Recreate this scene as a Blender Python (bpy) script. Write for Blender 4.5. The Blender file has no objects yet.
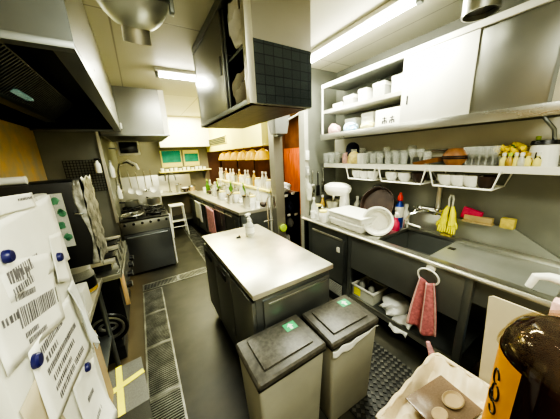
import bpy, bmesh, math, random
from mathutils import Matrix, Vector
R = random.Random(7)
PI = math.pi
col = bpy.context.scene.collection

# ------------------------------------------------------------------ camera
F, H = 222.4, 1.5
PHI, TH, RO = [math.radians(a) for a in (14.04, 31.46, -2.67)]
fw = Vector((math.sin(TH)*math.cos(PHI), math.cos(TH)*math.cos(PHI), -math.sin(PHI)))
rt0 = Vector((math.cos(TH), -math.sin(TH), 0)); up0 = rt0.cross(fw)
rt = rt0*math.cos(RO)+up0*math.sin(RO); up = up0*math.cos(RO)-rt0*math.sin(RO)
CAM = Vector((0, 0, H))
cd = bpy.data.cameras.new('camera'); cam = bpy.data.objects.new('camera', cd); col.objects.link(cam)
cd.sensor_width = 36; cd.lens = 36*F/560; cd.clip_start = .02
m = Matrix((rt, up, -fw)).transposed().to_4x4(); m.translation = CAM
cam.matrix_world = m
bpy.context.scene.camera = cam

def W(px, py, x=None, y=None, z=None):
    """survey helper: where the sight line through a photo point meets a real plane of the room"""
    d = rt*((px-280)/F)+up*((209.5-py)/F)+fw
    t = x/d.x if x is not None else (y/d.y if y is not None else (z-H)/d.z)
    return CAM+d*t

# ------------------------------------------------------------------ materials
def nt(name):
    mt = bpy.data.materials.new(name); mt.use_nodes = True
    n = mt.node_tree; b = n.nodes['Principled BSDF']
    return mt, n, b
def mat(name, c, rough=.5, metal=0., var=.12, scale=8., bump=0., emis=None, stretch=None, alpha=None, trans=0., spec=None, c2=None, lo=.35, hi=.65):
    mt, n, b = nt(name)
    tc = n.nodes.new('ShaderNodeTexCoord'); mp = n.nodes.new('ShaderNodeMapping')
    n.links.new(tc.outputs['Object'], mp.inputs[0])
    if stretch: mp.inputs['Scale'].default_value = stretch
    no = n.nodes.new('ShaderNodeTexNoise'); no.inputs['Scale'].default_value = scale; no.inputs['Detail'].default_value = 5
    n.links.new(mp.outputs[0], no.inputs['Vector'])
    cr = n.nodes.new('ShaderNodeValToRGB')
    cr.color_ramp.elements[0].position = lo; cr.color_ramp.elements[1].position = hi
    if c2 is None:
        a = [max(0, v*(1-var)) for v in c]; d = [min(1, v*(1+var)) for v in c]
    else: a, d = c, c2
    cr.color_ramp.elements[0].color = (*a, 1); cr.color_ramp.elements[1].color = (*d, 1)
    n.links.new(no.outputs['Fac'], cr.inputs[0]); n.links.new(cr.outputs[0], b.inputs['Base Color'])
    b.inputs['Metallic'].default_value = metal
    mr = n.nodes.new('ShaderNodeMapRange'); mr.inputs[3].default_value = max(.02, rough-.08); mr.inputs[4].default_value = min(1, rough+.08)
    n.links.new(no.outputs['Fac'], mr.inputs[0]); n.links.new(mr.outputs[0], b.inputs['Roughness'])
    if bump:
        bp = n.nodes.new('ShaderNodeBump'); bp.inputs['Strength'].default_value = bump; bp.inputs['Distance'].default_value = .01
        n.links.new(no.outputs['Fac'], bp.inputs['Height']); n.links.new(bp.outputs[0], b.inputs['Normal'])
    if emis: b.inputs['Emission Color'].default_value = (*emis[0], 1); b.inputs['Emission Strength'].default_value = emis[1]
    if alpha is not None: b.inputs['Alpha'].default_value = alpha
    if trans: b.inputs['Transmission Weight'].default_value = trans
    if spec is not None: b.inputs['Specular IOR Level'].default_value = spec
    return mt
def grid_mat(name, c, cm, sx, sy, rough=.3, metal=0., mortar=.04, axes='xz', off=.0, bump=.3, var=.1):
    """tile / panel grid from a brick texture laid on two object axes"""
    mt, n, b = nt(name)
    tc = n.nodes.new('ShaderNodeTexCoord'); sp = n.nodes.new('ShaderNodeSeparateXYZ'); cb = n.nodes.new('ShaderNodeCombineXYZ')
    n.links.new(tc.outputs['Object'], sp.inputs[0])
    for i, a in enumerate(axes): n.links.new(sp.outputs['xyz'.index(a)], cb.inputs[i])
    br = n.nodes.new('ShaderNodeTexBrick'); n.links.new(cb.outputs[0], br.inputs['Vector'])
    br.offset = off; br.inputs['Scale'].default_value = 1; br.inputs['Brick Width'].default_value = sx; br.inputs['Row Height'].default_value = sy
    br.inputs['Mortar Size'].default_value = mortar; br.inputs['Mortar Smooth'].default_value = .2
    br.inputs['Color1'].default_value = (*[v*(1-var) for v in c], 1); br.inputs['Color2'].default_value = (*[min(1, v*(1+var)) for v in c], 1); br.inputs['Mortar'].default_value = (*cm, 1)
    n.links.new(br.outputs[0], b.inputs['Base Color'])
    b.inputs['Roughness'].default_value = rough; b.inputs['Metallic'].default_value = metal
    bp = n.nodes.new('ShaderNodeBump'); bp.invert = True; bp.inputs['Strength'].default_value = bump; bp.inputs['Distance'].default_value = .004
    n.links.new(br.outputs[1], bp.inputs['Height']); n.links.new(bp.outputs[0], b.inputs['Normal'])
    return mt
def clear_mat(name, tint=(.93, .97, .95), body=.35, rough=.08):
    mt, n, b = nt(name)
    tr = n.nodes.new('ShaderNodeBsdfTransparent'); tr.inputs[0].default_value = (*tint, 1)
    no = n.nodes.new('ShaderNodeTexNoise'); no.inputs['Scale'].default_value = 30
    mr = n.nodes.new('ShaderNodeMapRange'); mr.inputs[3].default_value = body*.7; mr.inputs[4].default_value = min(1, body*1.3)
    n.links.new(no.outputs['Fac'], mr.inputs[0])
    b.inputs['Base Color'].default_value = (*tint, 1); b.inputs['Roughness'].default_value = rough; b.inputs['Specular IOR Level'].default_value = .8
    mx = n.nodes.new('ShaderNodeMixShader'); n.links.new(mr.outputs[0], mx.inputs[0])
    n.links.new(tr.outputs[0], mx.inputs[1]); n.links.new(b.outputs[0], mx.inputs[2])
    n.links.new(mx.outputs[0], n.nodes['Material Output'].inputs[0])
    return mt
M = dict(
    steel=mat('brushed_steel', (.50, .50, .45), .30, .95, .04, 3, stretch=(1, 1, 5)),
    steel_h=mat('brushed_steel_flat', (.52, .52, .47), .30, .95, .04, 3),
    steel_top=mat('worktop_steel', (.66, .64, .54), .36, .8, .05, 4),
    steel_dark=mat('dark_steel', (.26, .275, .265), .38, .85, .06, 4),
    steel_smoke=mat('smoked_steel', (.22, .235, .23), .36, .8, .08, 3),
    steel_wall=mat('wall_steel', (.40, .38, .32), .42, .75, .05, 2),
    dome_steel=mat('satin_dome_steel', (.60, .62, .57), .42, .85, .05, 4),
    steel_soft=mat('soft_steel', (.24, .25, .235), .42, .7, .05, 3),
    steel_door=mat('tube_lit_steel_door', (.74, .73, .65), .5, .5, .04, 3),  # same steel as the other door, paled for the ceiling tube's glare
    steel_drain=mat('drainboard_steel', (.40, .41, .37), .4, .75, .08, 5),
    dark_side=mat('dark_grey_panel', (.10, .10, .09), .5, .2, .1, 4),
    steel_mid=mat('mid_steel', (.30, .30, .27), .36, .9, .05, 3),
    chrome=mat('chrome', (.75, .75, .72), .12, 1, .05, 5),
    hood_in=mat('dark_hood_inside', (.025, .028, .03), .4, .4, .5, 6),  # near-black colour for the linings of hoods and hanging cabinet
    filt=mat('hood_filter_metal', (.10, .11, .11), .35, .8, .3, 30),
    ceil=grid_mat('ceiling_panel', (.62, .60, .46), (.36, .34, .26), 0.9, 1.8, .55, 0, .006, 'xy'),
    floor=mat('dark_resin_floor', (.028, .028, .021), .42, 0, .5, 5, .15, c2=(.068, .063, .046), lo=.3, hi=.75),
    wall=mat('grey_panel_wall', (.22, .225, .19), .42, .4, .12, 2.5),
    wall_dirty=mat('stained_steel_wall', (.62, .40, .15), .5, .2, .3, 7, c2=(.42, .36, .24)),
    white_wall=mat('white_wall_panel', (.80, .78, .66), .5, 0, .05, 3),
    post_grey=mat('post_grey', (.46, .45, .38), .45, .2, .08, 4),
    cream_strip=mat('pale_strip', (.62, .60, .50), .45, .2, .06, 3),
    far_wall=mat('far_plaster', (.20, .19, .14), .6, 0, .08, 3),
    cream=mat('cream_soffit', (.78, .71, .22), .6, 0, .05, 3),
    squares=grid_mat('dark_squares', (.11, .13, .142), (.055, .065, .072), .055, .045, .2, .75, .0022, 'xz', bump=.15),  # dark grid drawn on the end of the hanging cabinet
    brown_tile=grid_mat('brown_tile', (.10, .055, .035), (.05, .03, .022), .1, .1, .25, 0, .008, 'xy'),
    brown_reflection_steel=grid_mat('brown_reflection_steel', (.06, .045, .038), (.03, .022, .018), .08, .08, .45, .1, .004, 'xy'),  # brown and grid imitate tiles reflected in the steel underside
    dining=mat('dark_dining_wall', (.12, .06, .035), .6, 0, .3, 3),
    wood_orange=mat('orange_wood', (.42, .13, .035), .45, 0, .25, 3, stretch=(8, 8, 1)),
    wood_dark=mat('dark_wood_post', (.09, .045, .025), .5, 0, .3, 4, stretch=(8, 8, 1)),
    wood=mat('pale_wood_strip', (.62, .42, .2), .55, 0, .2, 6, stretch=(8, 8, 1)),
    white=mat('white_plastic', (.74, .73, .65), .4, 0, .05, 4),
    enamel=mat('white_enamel', (.80, .79, .70), .28, 0, .05, 3),
    porcelain=mat('white_porcelain', (.82, .82, .76), .18, 0, .04, 6),
    paper=mat('white_paper', (.86, .85, .77), .75, 0, .05, 7, .12),
    ink=mat('grey_print', (.16, .15, .16), .8, 0, .35, 60),
    magnet=mat('dark_blue_magnet', (.012, .012, .11), .35, 0, .2, 9),
    binbody=mat('grey_bin_plastic', (.31, .305, .25), .5, 0, .07, 5, .03),
    binlid=mat('brown_grey_lid', (.066, .061, .049), .42, 0, .25, 40, .08),
    binflap=mat('brown_grey_flap', (.080, .074, .060), .40, 0, .3, 50, .08),
    black=mat('black_plastic', (.013, .013, .013), .35, 0, .3, 8),
    blackmetal=mat('black_iron', (.02, .02, .019), .45, .5, .3, 20, .2),
    rubber=mat('black_rubber', (.016, .016, .015), .6, 0, .3, 14, .1),
    green=mat('green_sticker', (.03, .42, .16), .5, 0, .1, 9),
    teal=mat('turquoise_board', (.0, .24, .18), .5, 0, .2, 9),
    foil=mat('crumpled_foil', (.16, .16, .14), .35, .5, .55, 34, 1.0, stretch=(1, 1, .7), c2=(.58, .57, .50)),
    card=mat('cardboard', (.40, .30, .17), .8, 0, .1, 4, .05),
    card_light=mat('pale_cardboard', (.56, .49, .34), .8, 0, .1, 3, .08),
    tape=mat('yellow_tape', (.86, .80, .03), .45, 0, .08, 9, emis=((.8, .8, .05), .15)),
    yellow=mat('yellow_rubber', (.90, .84, .0), .45, 0, .1, 9),
    yellow2=mat('yellow_sponge', (.55, .45, .10), .9, 0, .15, 40, .2),
    tan=mat('tan_board', (.42, .32, .15), .7, 0, .15, 8),
    pink=mat('pink_towel', (.56, .19, .20), .95, 0, .18, 60, .6),
    pinklight=mat('pale_pink_trim', (.74, .48, .44), .9, 0, .1, 60, .4),
    pinkcloth=mat('pale_pink_cloth', (.72, .36, .36), .9, 0, .15, 30, .4),
    magenta=mat('crimson_sponge', (.50, .03, .09), .7, 0, .15, 30, .1),
    red=mat('red_cap', (.55, .03, .02), .4, 0, .1, 8),
    blue=mat('blue_bottle', (.015, .05, .32), .35, 0, .2, 8),
    navy=mat('navy_cloth', (.02, .025, .06), .7, 0, .3, 8),
    bluebag=mat('blue_plastic_bag', (.10, .24, .46), .35, 0, .4, 9, .4),
    bag=mat('white_plastic_bag', (.76, .77, .74), .38, 0, .1, 10, .7),
    bagwarm=mat('creamy_plastic_bag', (.62, .52, .35), .42, 0, .1, 8, .7),
    brownlac=mat('brown_lacquer', (.22, .09, .035), .3, 0, .25, 12),
    darkpan=mat('dark_brown_pan', (.05, .03, .022), .4, .2, .3, 10),
    woodboat=mat('reddish_wood', (.36, .17, .07), .5, 0, .2, 10),
    soy=mat('dark_amber_bottle', (.018, .004, .004), .07, 0, .3, 6, spec=.8),
    label=mat('orange_label', (.80, .36, .015), .4, 0, .06, 5),
    olive=mat('olive_panel', (.05, .052, .012), .5, 0, .1, 7),
    mat_rubber=mat('rubber_mat', (.022, .022, .02), .5, 0, .3, 10),
    matstud=mat('mat_stud_worn', (.07, .068, .058), .45, 0, .3, 14),
    grate=mat('worn_grate_steel', (.34, .34, .30), .4, .8, .3, 9),
    pit=mat('drain_pit', (.012, .012, .01), .6, 0, .3, 8),
    tube=mat('lit_tube', (1, 1, .95), .3, 0, 0, 5, emis=((1, .98, .86), 30)),
    glass=clear_mat('clear_glass', (.98, .99, .97), .2, .04),
    cloud=clear_mat('cloudy_plastic', (.86, .86, .78), .5, .25),
    smoke_clear=clear_mat('smoky_clear_plastic', (.42, .42, .38), .45, .12),
    smoke2=clear_mat('grey_clear_plastic', (.50, .50, .47), .35, .15),
    green_print=mat('green_print', (.02, .10, .05), .5, 0, .5, 40, c2=(.12, .32, .18)),
    brownclear=clear_mat('brown_clear_plastic', (.36, .26, .18), .5, .15),
    shade=mat('lit_yellow_shade', (.32, .20, .0), .5, 0, .1, 6, emis=((1, .58, .0), .24)),
    greenglass=mat('green_bottle', (.10, .22, .04), .15, 0, .2, 6),
    limegreen=mat('lime_lid', (.45, .62, .06), .4, 0, .1, 6),
    flower=mat('yellow_petal', (.95, .68, .02), .6, 0, .2, 14),
    wrap=clear_mat('clear_wrap', (.90, .86, .76), .03, .04),
    amber=mat('amber_jar', (.45, .30, .06), .25, 0, .3, 12),
    grey=mat('grey_plastic', (.32, .32, .29), .45, 0, .1, 6),
    screen=mat('dark_screen', (.015, .017, .02), .12, 0, .2, 5),
    bluepic=mat('blue_print', (.10, .40, .75), .5, 0, .5, 30, c2=(.75, .85, .9)),
)
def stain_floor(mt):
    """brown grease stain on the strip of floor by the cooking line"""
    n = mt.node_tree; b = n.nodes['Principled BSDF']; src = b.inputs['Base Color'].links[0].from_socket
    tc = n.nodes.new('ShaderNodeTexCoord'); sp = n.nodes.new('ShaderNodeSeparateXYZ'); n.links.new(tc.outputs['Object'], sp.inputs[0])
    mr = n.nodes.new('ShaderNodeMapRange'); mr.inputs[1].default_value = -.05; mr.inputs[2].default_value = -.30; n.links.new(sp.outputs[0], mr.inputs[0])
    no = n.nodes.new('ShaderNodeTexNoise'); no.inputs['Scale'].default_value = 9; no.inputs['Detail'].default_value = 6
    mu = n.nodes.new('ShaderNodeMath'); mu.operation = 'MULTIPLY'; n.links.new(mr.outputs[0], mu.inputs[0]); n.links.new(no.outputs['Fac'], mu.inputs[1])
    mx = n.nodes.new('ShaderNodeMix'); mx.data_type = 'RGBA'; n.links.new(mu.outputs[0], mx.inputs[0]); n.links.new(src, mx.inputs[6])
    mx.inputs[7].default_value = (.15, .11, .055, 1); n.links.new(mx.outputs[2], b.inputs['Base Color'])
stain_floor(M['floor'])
M['wrap'].node_tree.nodes['Principled BSDF'].inputs['Base Color'].default_value = (.42, .39, .30, 1)
# ------------------------------------------------------------------ mesh helpers
class MB:
    def __init__(s): s.bm = bmesh.new()
    def box(s, x0, y0, z0, x1, y1, z1, bev=0., seg=2, T=None):
        g = bmesh.ops.create_cube(s.bm, size=1)['verts']
        for v in g: v.co = Vector(((x0+x1)/2+v.co.x*(x1-x0), (y0+y1)/2+v.co.y*(y1-y0), (z0+z1)/2+v.co.z*(z1-z0)))
        if bev:
            e = list({e for v in g for e in v.link_edges})
            r = bmesh.ops.bevel(s.bm, geom=e, offset=bev, segments=seg, profile=.6, affect='EDGES')
            g = list({v for f in r['faces'] for v in f.verts} | {v for v in g if v.is_valid})
        if T: bmesh.ops.transform(s.bm, matrix=T, verts=g)
        return s
    def lathe(s, prof, c=(0, 0, 0), seg=20, T=None, sx=1, sy=1):
        rings = []
        for r, z in prof:
            if r < 1e-5: rings.append([s.bm.verts.new((c[0], c[1], c[2]+z))])
            else: rings.append([s.bm.verts.new((c[0]+sx*r*math.cos(2*PI*k/seg), c[1]+sy*r*math.sin(2*PI*k/seg), c[2]+z)) for k in range(seg)])
        for a, b in zip(rings, rings[1:]):
            for k in range(seg):
                q = (k+1) % seg
                if len(a) == 1 and len(b) == 1: continue
                if len(a) == 1: s.bm.faces.new((a[0], b[q], b[k]))
                elif len(b) == 1: s.bm.faces.new((a[k], a[q], b[0]))
                else: s.bm.faces.new((a[k], a[q], b[q], b[k]))
        if T: bmesh.ops.transform(s.bm, matrix=T, verts=[v for r in rings for v in r])
        return s
    def cyl(s, a, b, r0, r1=None, seg=14):
        a, b = Vector(a), Vector(b); r1 = r0 if r1 is None else r1
        d = b-a; T = Matrix.Translation(a) @ d.to_track_quat('Z', 'Y').to_matrix().to_4x4()
        return s.lathe([(0, 0), (r0, 0), (r1, d.length), (0, d.length)], seg=seg, T=T)
    def tube(s, pts, r, seg=8, closed=False):
        pts = [Vector(p) for p in pts]; n = len(pts); rings = []; u = None
        for i, p in enumerate(pts):
            a = pts[(i-1) % n] if (closed or i) else p; b = pts[(i+1) % n] if (closed or i < n-1) else p
            t = (b-a).normalized()
            if u is None: u = t.orthogonal().normalized()
            u = (u-t*u.dot(t)); u = u.normalized() if u.length > 1e-6 else t.orthogonal().normalized()
            w = t.cross(u); rr = r[i] if isinstance(r, (list, tuple)) else r
            rings.append([s.bm.verts.new(p+(u*math.cos(2*PI*k/seg)+w*math.sin(2*PI*k/seg))*rr) for k in range(seg)])
        for i in range(n if closed else n-1):
            a, b = rings[i], rings[(i+1) % n]
            for k in range(seg): s.bm.faces.new((a[k], a[(k+1) % seg], b[(k+1) % seg], b[k]))
        if not closed:
            s.bm.faces.new(rings[0][::-1]); s.bm.faces.new(rings[-1])
        return s
    def prism(s, poly, d):
        """closed polygon (3D points) pushed along vector d"""
        d = Vector(d); a = [s.bm.verts.new(Vector(p)) for p in poly]; b = [s.bm.verts.new(Vector(p)+d) for p in poly]
        s.bm.faces.new(a[::-1]); s.bm.faces.new(b)
        for i in range(len(a)): j = (i+1) % len(a); s.bm.faces.new((a[i], a[j], b[j], b[i]))
        return s
    def frust(s, rect0, z0, rect1, z1, bev=0.):
        """block between two axis-aligned rectangles (x0,y0,x1,y1)"""
        f = lambda r, z: [s.bm.verts.new(p) for p in ((r[0], r[1], z), (r[2], r[1], z), (r[2], r[3], z), (r[0], r[3], z))]
        a, b = f(rect0, z0), f(rect1, z1); fs = [s.bm.faces.new(a[::-1]), s.bm.faces.new(b)]
        for i in range(4): j = (i+1) % 4; fs.append(s.bm.faces.new((a[i], a[j], b[j], b[i])))
        if bev: bmesh.ops.bevel(s.bm, geom=list({e for q in fs for e in q.edges}), offset=bev, segments=3, profile=.6, affect='EDGES')
        return s
    def quad(s, *p): s.bm.faces.new([s.bm.verts.new(Vector(q)) for q in p]); return s
    def surf(s, f, nu, nv):
        g = [[s.bm.verts.new(Vector(f(i/nu, j/nv))) for j in range(nv+1)] for i in range(nu+1)]
        for i in range(nu):
            for j in range(nv): s.bm.faces.new((g[i][j], g[i+1][j], g[i+1][j+1], g[i][j+1]))
        return s
    def blob(s, c, rx, ry, rz, seed=0, amp=.25, flat=True, sub=3):
        """crumpled lump: noisy sphere with a flattened foot"""
        rr = random.Random(seed); ph = [(rr.uniform(2, 7), rr.uniform(2, 7), rr.uniform(2, 7), rr.uniform(0, 6)) for _ in range(7)]
        g = bmesh.ops.create_icosphere(s.bm, subdivisions=sub, radius=1)['verts']
        for v in g:
            p = v.co.copy(); k = 1+amp*sum(math.sin(a*p.x+b*p.y+c_*p.z+d) for a, b, c_, d in ph)/4
            q = p*k
            if flat: q.z = max(q.z, -.75)
            v.co = Vector((c[0]+q.x*rx, c[1]+q.y*ry, c[2]+q.z*rz))
        return s
    def xf(s, T): bmesh.ops.transform(s.bm, matrix=T, verts=s.bm.verts[:]); return s
    def build(s, name, m, parent=None, loc=None, solid=0., sharp=35):
        bm = s.bm
        bmesh.ops.recalc_face_normals(bm, faces=bm.faces[:])
        me = bpy.data.meshes.new(name)
        if parent is not None and parent.get('_w'):
            o = Vector(parent['_w']); bmesh.ops.translate(bm, vec=-o, verts=bm.verts[:])
        elif loc is not None: bmesh.ops.translate(bm, vec=-Vector(loc), verts=bm.verts[:])
        bm.to_mesh(me); bm.free()
        me.materials.append(M[m] if isinstance(m, str) else m)
        me.polygons.foreach_set('use_smooth', [True]*len(me.polygons)); me.set_sharp_from_angle(angle=math.radians(sharp))
        ob = bpy.data.objects.new(name, me); col.objects.link(ob)
        if parent is not None:
            ob.parent = parent
            if parent.get('_w'): ob['_w'] = parent['_w']
        elif loc is not None: ob.location = loc
        if solid:
            sm = ob.modifiers.new('thickness', 'SOLIDIFY'); sm.thickness = solid; sm.offset = 0
        return ob
def tag(o, label=None, cat=None, group=None, kind=None):
    if label: o['label'] = label
    if cat: o['category'] = cat
    if group: o['group'] = group
    if kind: o['kind'] = kind
    return o
def thing(name, label, cat, loc=(0, 0, 0), rz=0, group=None, world=False):
    """Empty at the base of a thing; world=True: parts are written in room coordinates"""
    o = bpy.data.objects.new(name, None); col.objects.link(o); o.empty_display_size = .05
    o.location = loc; o.rotation_euler.z = rz
    if world: o['_w'] = list(loc)
    return tag(o, label, cat, group)
def single(mb, name, m, label, cat, group=None, kind=None, solid=0., sharp=35):
    vs = [v.co for v in mb.bm.verts]
    lo = [min(v[i] for v in vs) for i in range(3)]; hi = [max(v[i] for v in vs) for i in range(3)]
    o = mb.build(name, m, None, ((lo[0]+hi[0])/2, (lo[1]+hi[1])/2, lo[2]), solid, sharp)
    return tag(o, label, cat, group, kind)
def place(o, loc, rz=0, rot=None):
    o.location = loc
    o.rotation_euler = rot if rot else (0, 0, rz)
    return o
def kids(o): return [c for c in bpy.data.objects if c.parent == o]
def dup(o, loc=None, rz=None, label=None, parent=None, scale=None):
    c = o.copy(); col.objects.link(c)
    if parent is not None: c.parent = parent
    if loc is not None: c.location = loc
    if rz is not None: c.rotation_euler.z = rz
    if label: c['label'] = label
    if scale: c.scale = scale
    for k in kids(o): dup(k, parent=c)
    return c
def struct(name, mb, m, **k): return tag(mb.build(name, m, **k), kind='structure')
ORD = 'first second third fourth fifth sixth seventh eighth ninth tenth eleventh twelfth thirteenth fourteenth fifteenth sixteenth seventeenth eighteenth nineteenth twentieth'.split()
CZ = 2.35   # ceiling height

# ================================================================== SETTING
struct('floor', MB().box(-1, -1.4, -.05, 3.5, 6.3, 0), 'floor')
struct('ceiling', MB().box(-1, -1.4, CZ, 3.5, 6.3, CZ+.05), 'ceil')
struct('wall_right', MB().box(2.05, -1.4, 0, 2.1, 2.0, CZ), 'wall')
struct('wall_right_divider', MB().box(1.60, 2.0, 0, 2.1, 2.06, CZ), 'wall')
struct('wall_left', MB().box(-.91, -1.4, 0, -.86, 3.4, CZ), 'wall_dirty')
struct('wall_left_cross', MB().box(-.91, 3.4, 0, -.33, 3.46, CZ), 'wall')
struct('wall_left_alcove', MB().box(-.39, 3.46, 0, -.33, 5.6, CZ), 'wall')
struct('wall_far', MB().box(-.4, 5.6, 0, 1.45, 5.66, CZ), 'far_wall')
struct('wall_back', MB().box(-1, -1.4, 0, 2.1, -1.35, CZ), 'white_wall')
struct('wall_dining_far', MB().box(1.45, 5.9, 0, 3.5, 5.96, CZ), 'dining')
struct('wall_dining_right', MB().box(3.3, 2.06, 0, 3.36, 5.9, CZ), 'dining')
struct('wall_dining_near', MB().box(2.1, 2.0, 0, 3.36, 2.06, CZ), 'dining')
struct('trim_1', MB().box(1.45, 2.75, 1.62, 1.62, 5.6, CZ), 'cream')            # soffit over the far counter
struct('trim_6', MB().box(.44, 5.25, 1.74, 1.45, 5.6, CZ), 'white_wall')          # white block added for the blown-out brightness of the upper far wall
struct('trim_2', MB().box(1.45, 2.45, 0, 1.58, 2.57, CZ), 'steel_wall')         # free-standing pillar
struct('trim_3', MB().box(1.55, 1.965, 0, 1.60, 2.06, CZ), 'post_grey')        # post at the end of the dividing wall
struct('trim_4', MB().box(2.035, -.2, 1.42, 2.05, 2.0, 1.63), 'cream_strip')      # pale strip on wall
struct('trim_5', MB().box(-.355, 3.375, .75, -.325, 3.4, 1.9), 'steel_top')     # corner edge strip
# dining side: wooden posts and panels
for k, y in enumerate((2.9, 3.6, 4.15, 4.985)):
    single(MB().box(3.2, y, 0, 3.29, y+.07, 2.3, .004), 'wooden_post', 'wood_dark', f'dark wooden post on the dining room wall, {ORD[k]} from the pillar', 'post', 'dining room posts')
for k, (y0, y1) in enumerate(((4.24, 4.98), (5.06, 5.7))):
    single(MB().box(3.24, y0, .0, 3.285, y1, 1.62, .004).box(3.225, y0+.08, .2, 3.245, y1-.08, 1.5, .004), 'wood_wainscot', 'wood_orange', ['orange wooden wall panel directly right of the grey pillar', 'orange wooden wall panel deeper in the dining room'][k], 'panel', 'dining room panels')
for k, x in enumerate((1.85, 2.3, 2.8)):
    single(MB().box(x, 5.82, 0, x+.09, 5.899, 2.3, .004), 'wooden_post', 'wood_dark', f'dark wooden post on far dining wall, {ORD[k]} from the soffit', 'post', 'far dining posts')


# floor drains: trench in front of the cookers, a cross run, a run beside the far counter
def grate(x0, y0, x1, y1, along, label, n):
    t = thing('drain_grate', label, 'drain grate', ((x0+x1)/2, (y0+y1)/2, 0), 0, 'floor drain grates', world=True)
    MB().box(x0, y0, .0005, x1, y1, .002).build('drain_pit', 'pit', t)
    f = MB()
    w = .012
    f.box(x0, y0, .002, x0+w, y1, .008).box(x1-w, y0, .002, x1, y1, .008).box(x0+w, y0, .002, x1-w, y0+w, .008).box(x0+w, y1-w, .002, x1-w, y1, .008)
    f.build('frame', 'grate', t)
    b = MB()
    for i in range(n):
        if along == 'y': y = y0+w+(y1-y0-2*w)*(i+.5)/n; b.box(x0+w, y-.0025, .002, x1-w, y+.0025, .007)
        else: x = x0+w+(x1-x0-2*w)*(i+.5)/n; b.box(x-.0025, y0+w, .002, x+.0025, y1-w, .007)
    b.build('grating', 'grate', t)
for k in range(4):
    grate(-.2, .93+.47*k, .0, .93+.47*(k+1)-.003, 'y', f'slotted steel drain grate along the cookers, {ORD[k]} from the yellow-taped box', 26)
for k in range(2):
    grate(-.2+.4*k, 2.84, -.2+.4*(k+1)-.003, 3.0, 'x', ['cross drain grate on floor in front of the oven', 'cross drain grate on floor ending at the grey island'][k], 24)
for k in range(3):
    grate(.60, 3.02+.75*k, .80, 3.02+.75*(k+1)-.003, 'y', f'pale drain grate beside the far counter, {ORD[k]} from the cross drain', 40)
# rubber mat
t = thing('rubber_mat', 'black studded rubber mat on floor in front of sink', 'mat', (1.12, .72, 0))
MB().box(-.30, -.62, .001, .25, .36, .012, .004).build('base', 'mat_rubber', t)
s_ = MB()
for i in range(16):
    for j in range(28):
        x, y = -.282+i*.0345, -.60+j*.0345
        s_.box(x-.010, y-.010, .011, x+.010, y+.010, .018, T=Matrix.Translation((x, y, 0)) @ Matrix.Rotation(PI/4, 4, 'Z') @ Matrix.Translation((-x, -y, 0)))
tag(s_.build('studs', 'matstud', t), kind='stuff')

# ================================================================== LEFT: hoods, fridge with papers, machine
t = thing('exhaust_hood', 'large dark steel exhaust hood over the left cooking line', 'hood', (-.48, 2.1, 1.85), world=True)
hb = MB()
hb.box(-.135, 1.0, 1.85, -.11, 3.36, CZ-.002).box(-.855, 1.0, 1.85, -.135, 1.02, CZ-.002).box(-.855, 3.34, 1.85, -.135, 3.36, CZ-.002)
hb.build('shell', 'steel', t)
MB().box(-.855, .995, 1.845, -.105, 1.0, CZ-.002).build('end_panel', 'steel_smoke', t)
MB().box(-.165, 1.02, 1.84, -.105, 3.36, 1.862, .003).box(-.855, .99, 1.84, -.105, 1.03, 1.862, .003).box(-.855, 3.3, 1.84, -.165, 3.36, 1.862, .003).build('lip', 'steel_dark', t)
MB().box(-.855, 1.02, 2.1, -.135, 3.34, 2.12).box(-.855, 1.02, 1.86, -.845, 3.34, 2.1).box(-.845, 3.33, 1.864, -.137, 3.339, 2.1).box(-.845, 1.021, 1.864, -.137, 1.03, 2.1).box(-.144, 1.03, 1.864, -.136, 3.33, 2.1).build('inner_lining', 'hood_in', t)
fl = MB()
fl.prism([(-.60, 1.2, 1.93), (-.60, 3.0, 1.93), (-.44, 3.0, 2.06), (-.44, 1.2, 2.06)], (.012, 0, -.012))
for i in range(60):
    y = 1.22+i*.03; fl.prism([(-.60, y, 1.918), (-.60, y+.014, 1.918), (-.44, y+.014, 2.048), (-.44, y, 2.048)], (.01, 0, -.012))
fl.build('filter_bank', 'filt', t)
MB().box(-.66, 1.2, 1.88, -.59, 3.0, 1.93, .004).build('grease_gutter', 'filt', t)
MB().box(-.57, 2.05, 1.925, -.53, 2.3, 1.945, .008).build('lamp_lens', mat('lamp_lens', (.25, .4, .33), .15, 0, .3, 20, emis=((.5, .8, .65), .1)), t)
MB().box(-.10, 3.28, 1.87, -.085, 3.34, 1.93, .004).build('white_tag', 'white', t)

t = thing('exhaust_hood', 'pale steel exhaust hood above the gas range', 'hood', (.16, 4.0, 1.8), world=True)
MB().box(-.31, 3.40, 1.80, .36, 3.42, CZ-.002).box(.40, 3.42, 1.80, .42, 4.6, CZ-.002).box(-.31, 4.58, 1.80, .40, 4.6, CZ-.002).box(-.31, 3.42, 1.8, -.29, 4.58, CZ-.002).build('shell', 'steel_mid', t)
MB().box(.36, 3.398, 1.80, .42, 3.42, CZ-.002).build('corner_strip', 'white_wall', t)
MB().box(-.31, 3.395, 1.795, .425, 3.43, 1.815, .003).build('lip', 'steel_dark', t)
MB().box(-.29, 3.42, 1.81, .40, 4.58, 1.83).build('inner_lining', 'hood_in', t)

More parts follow.
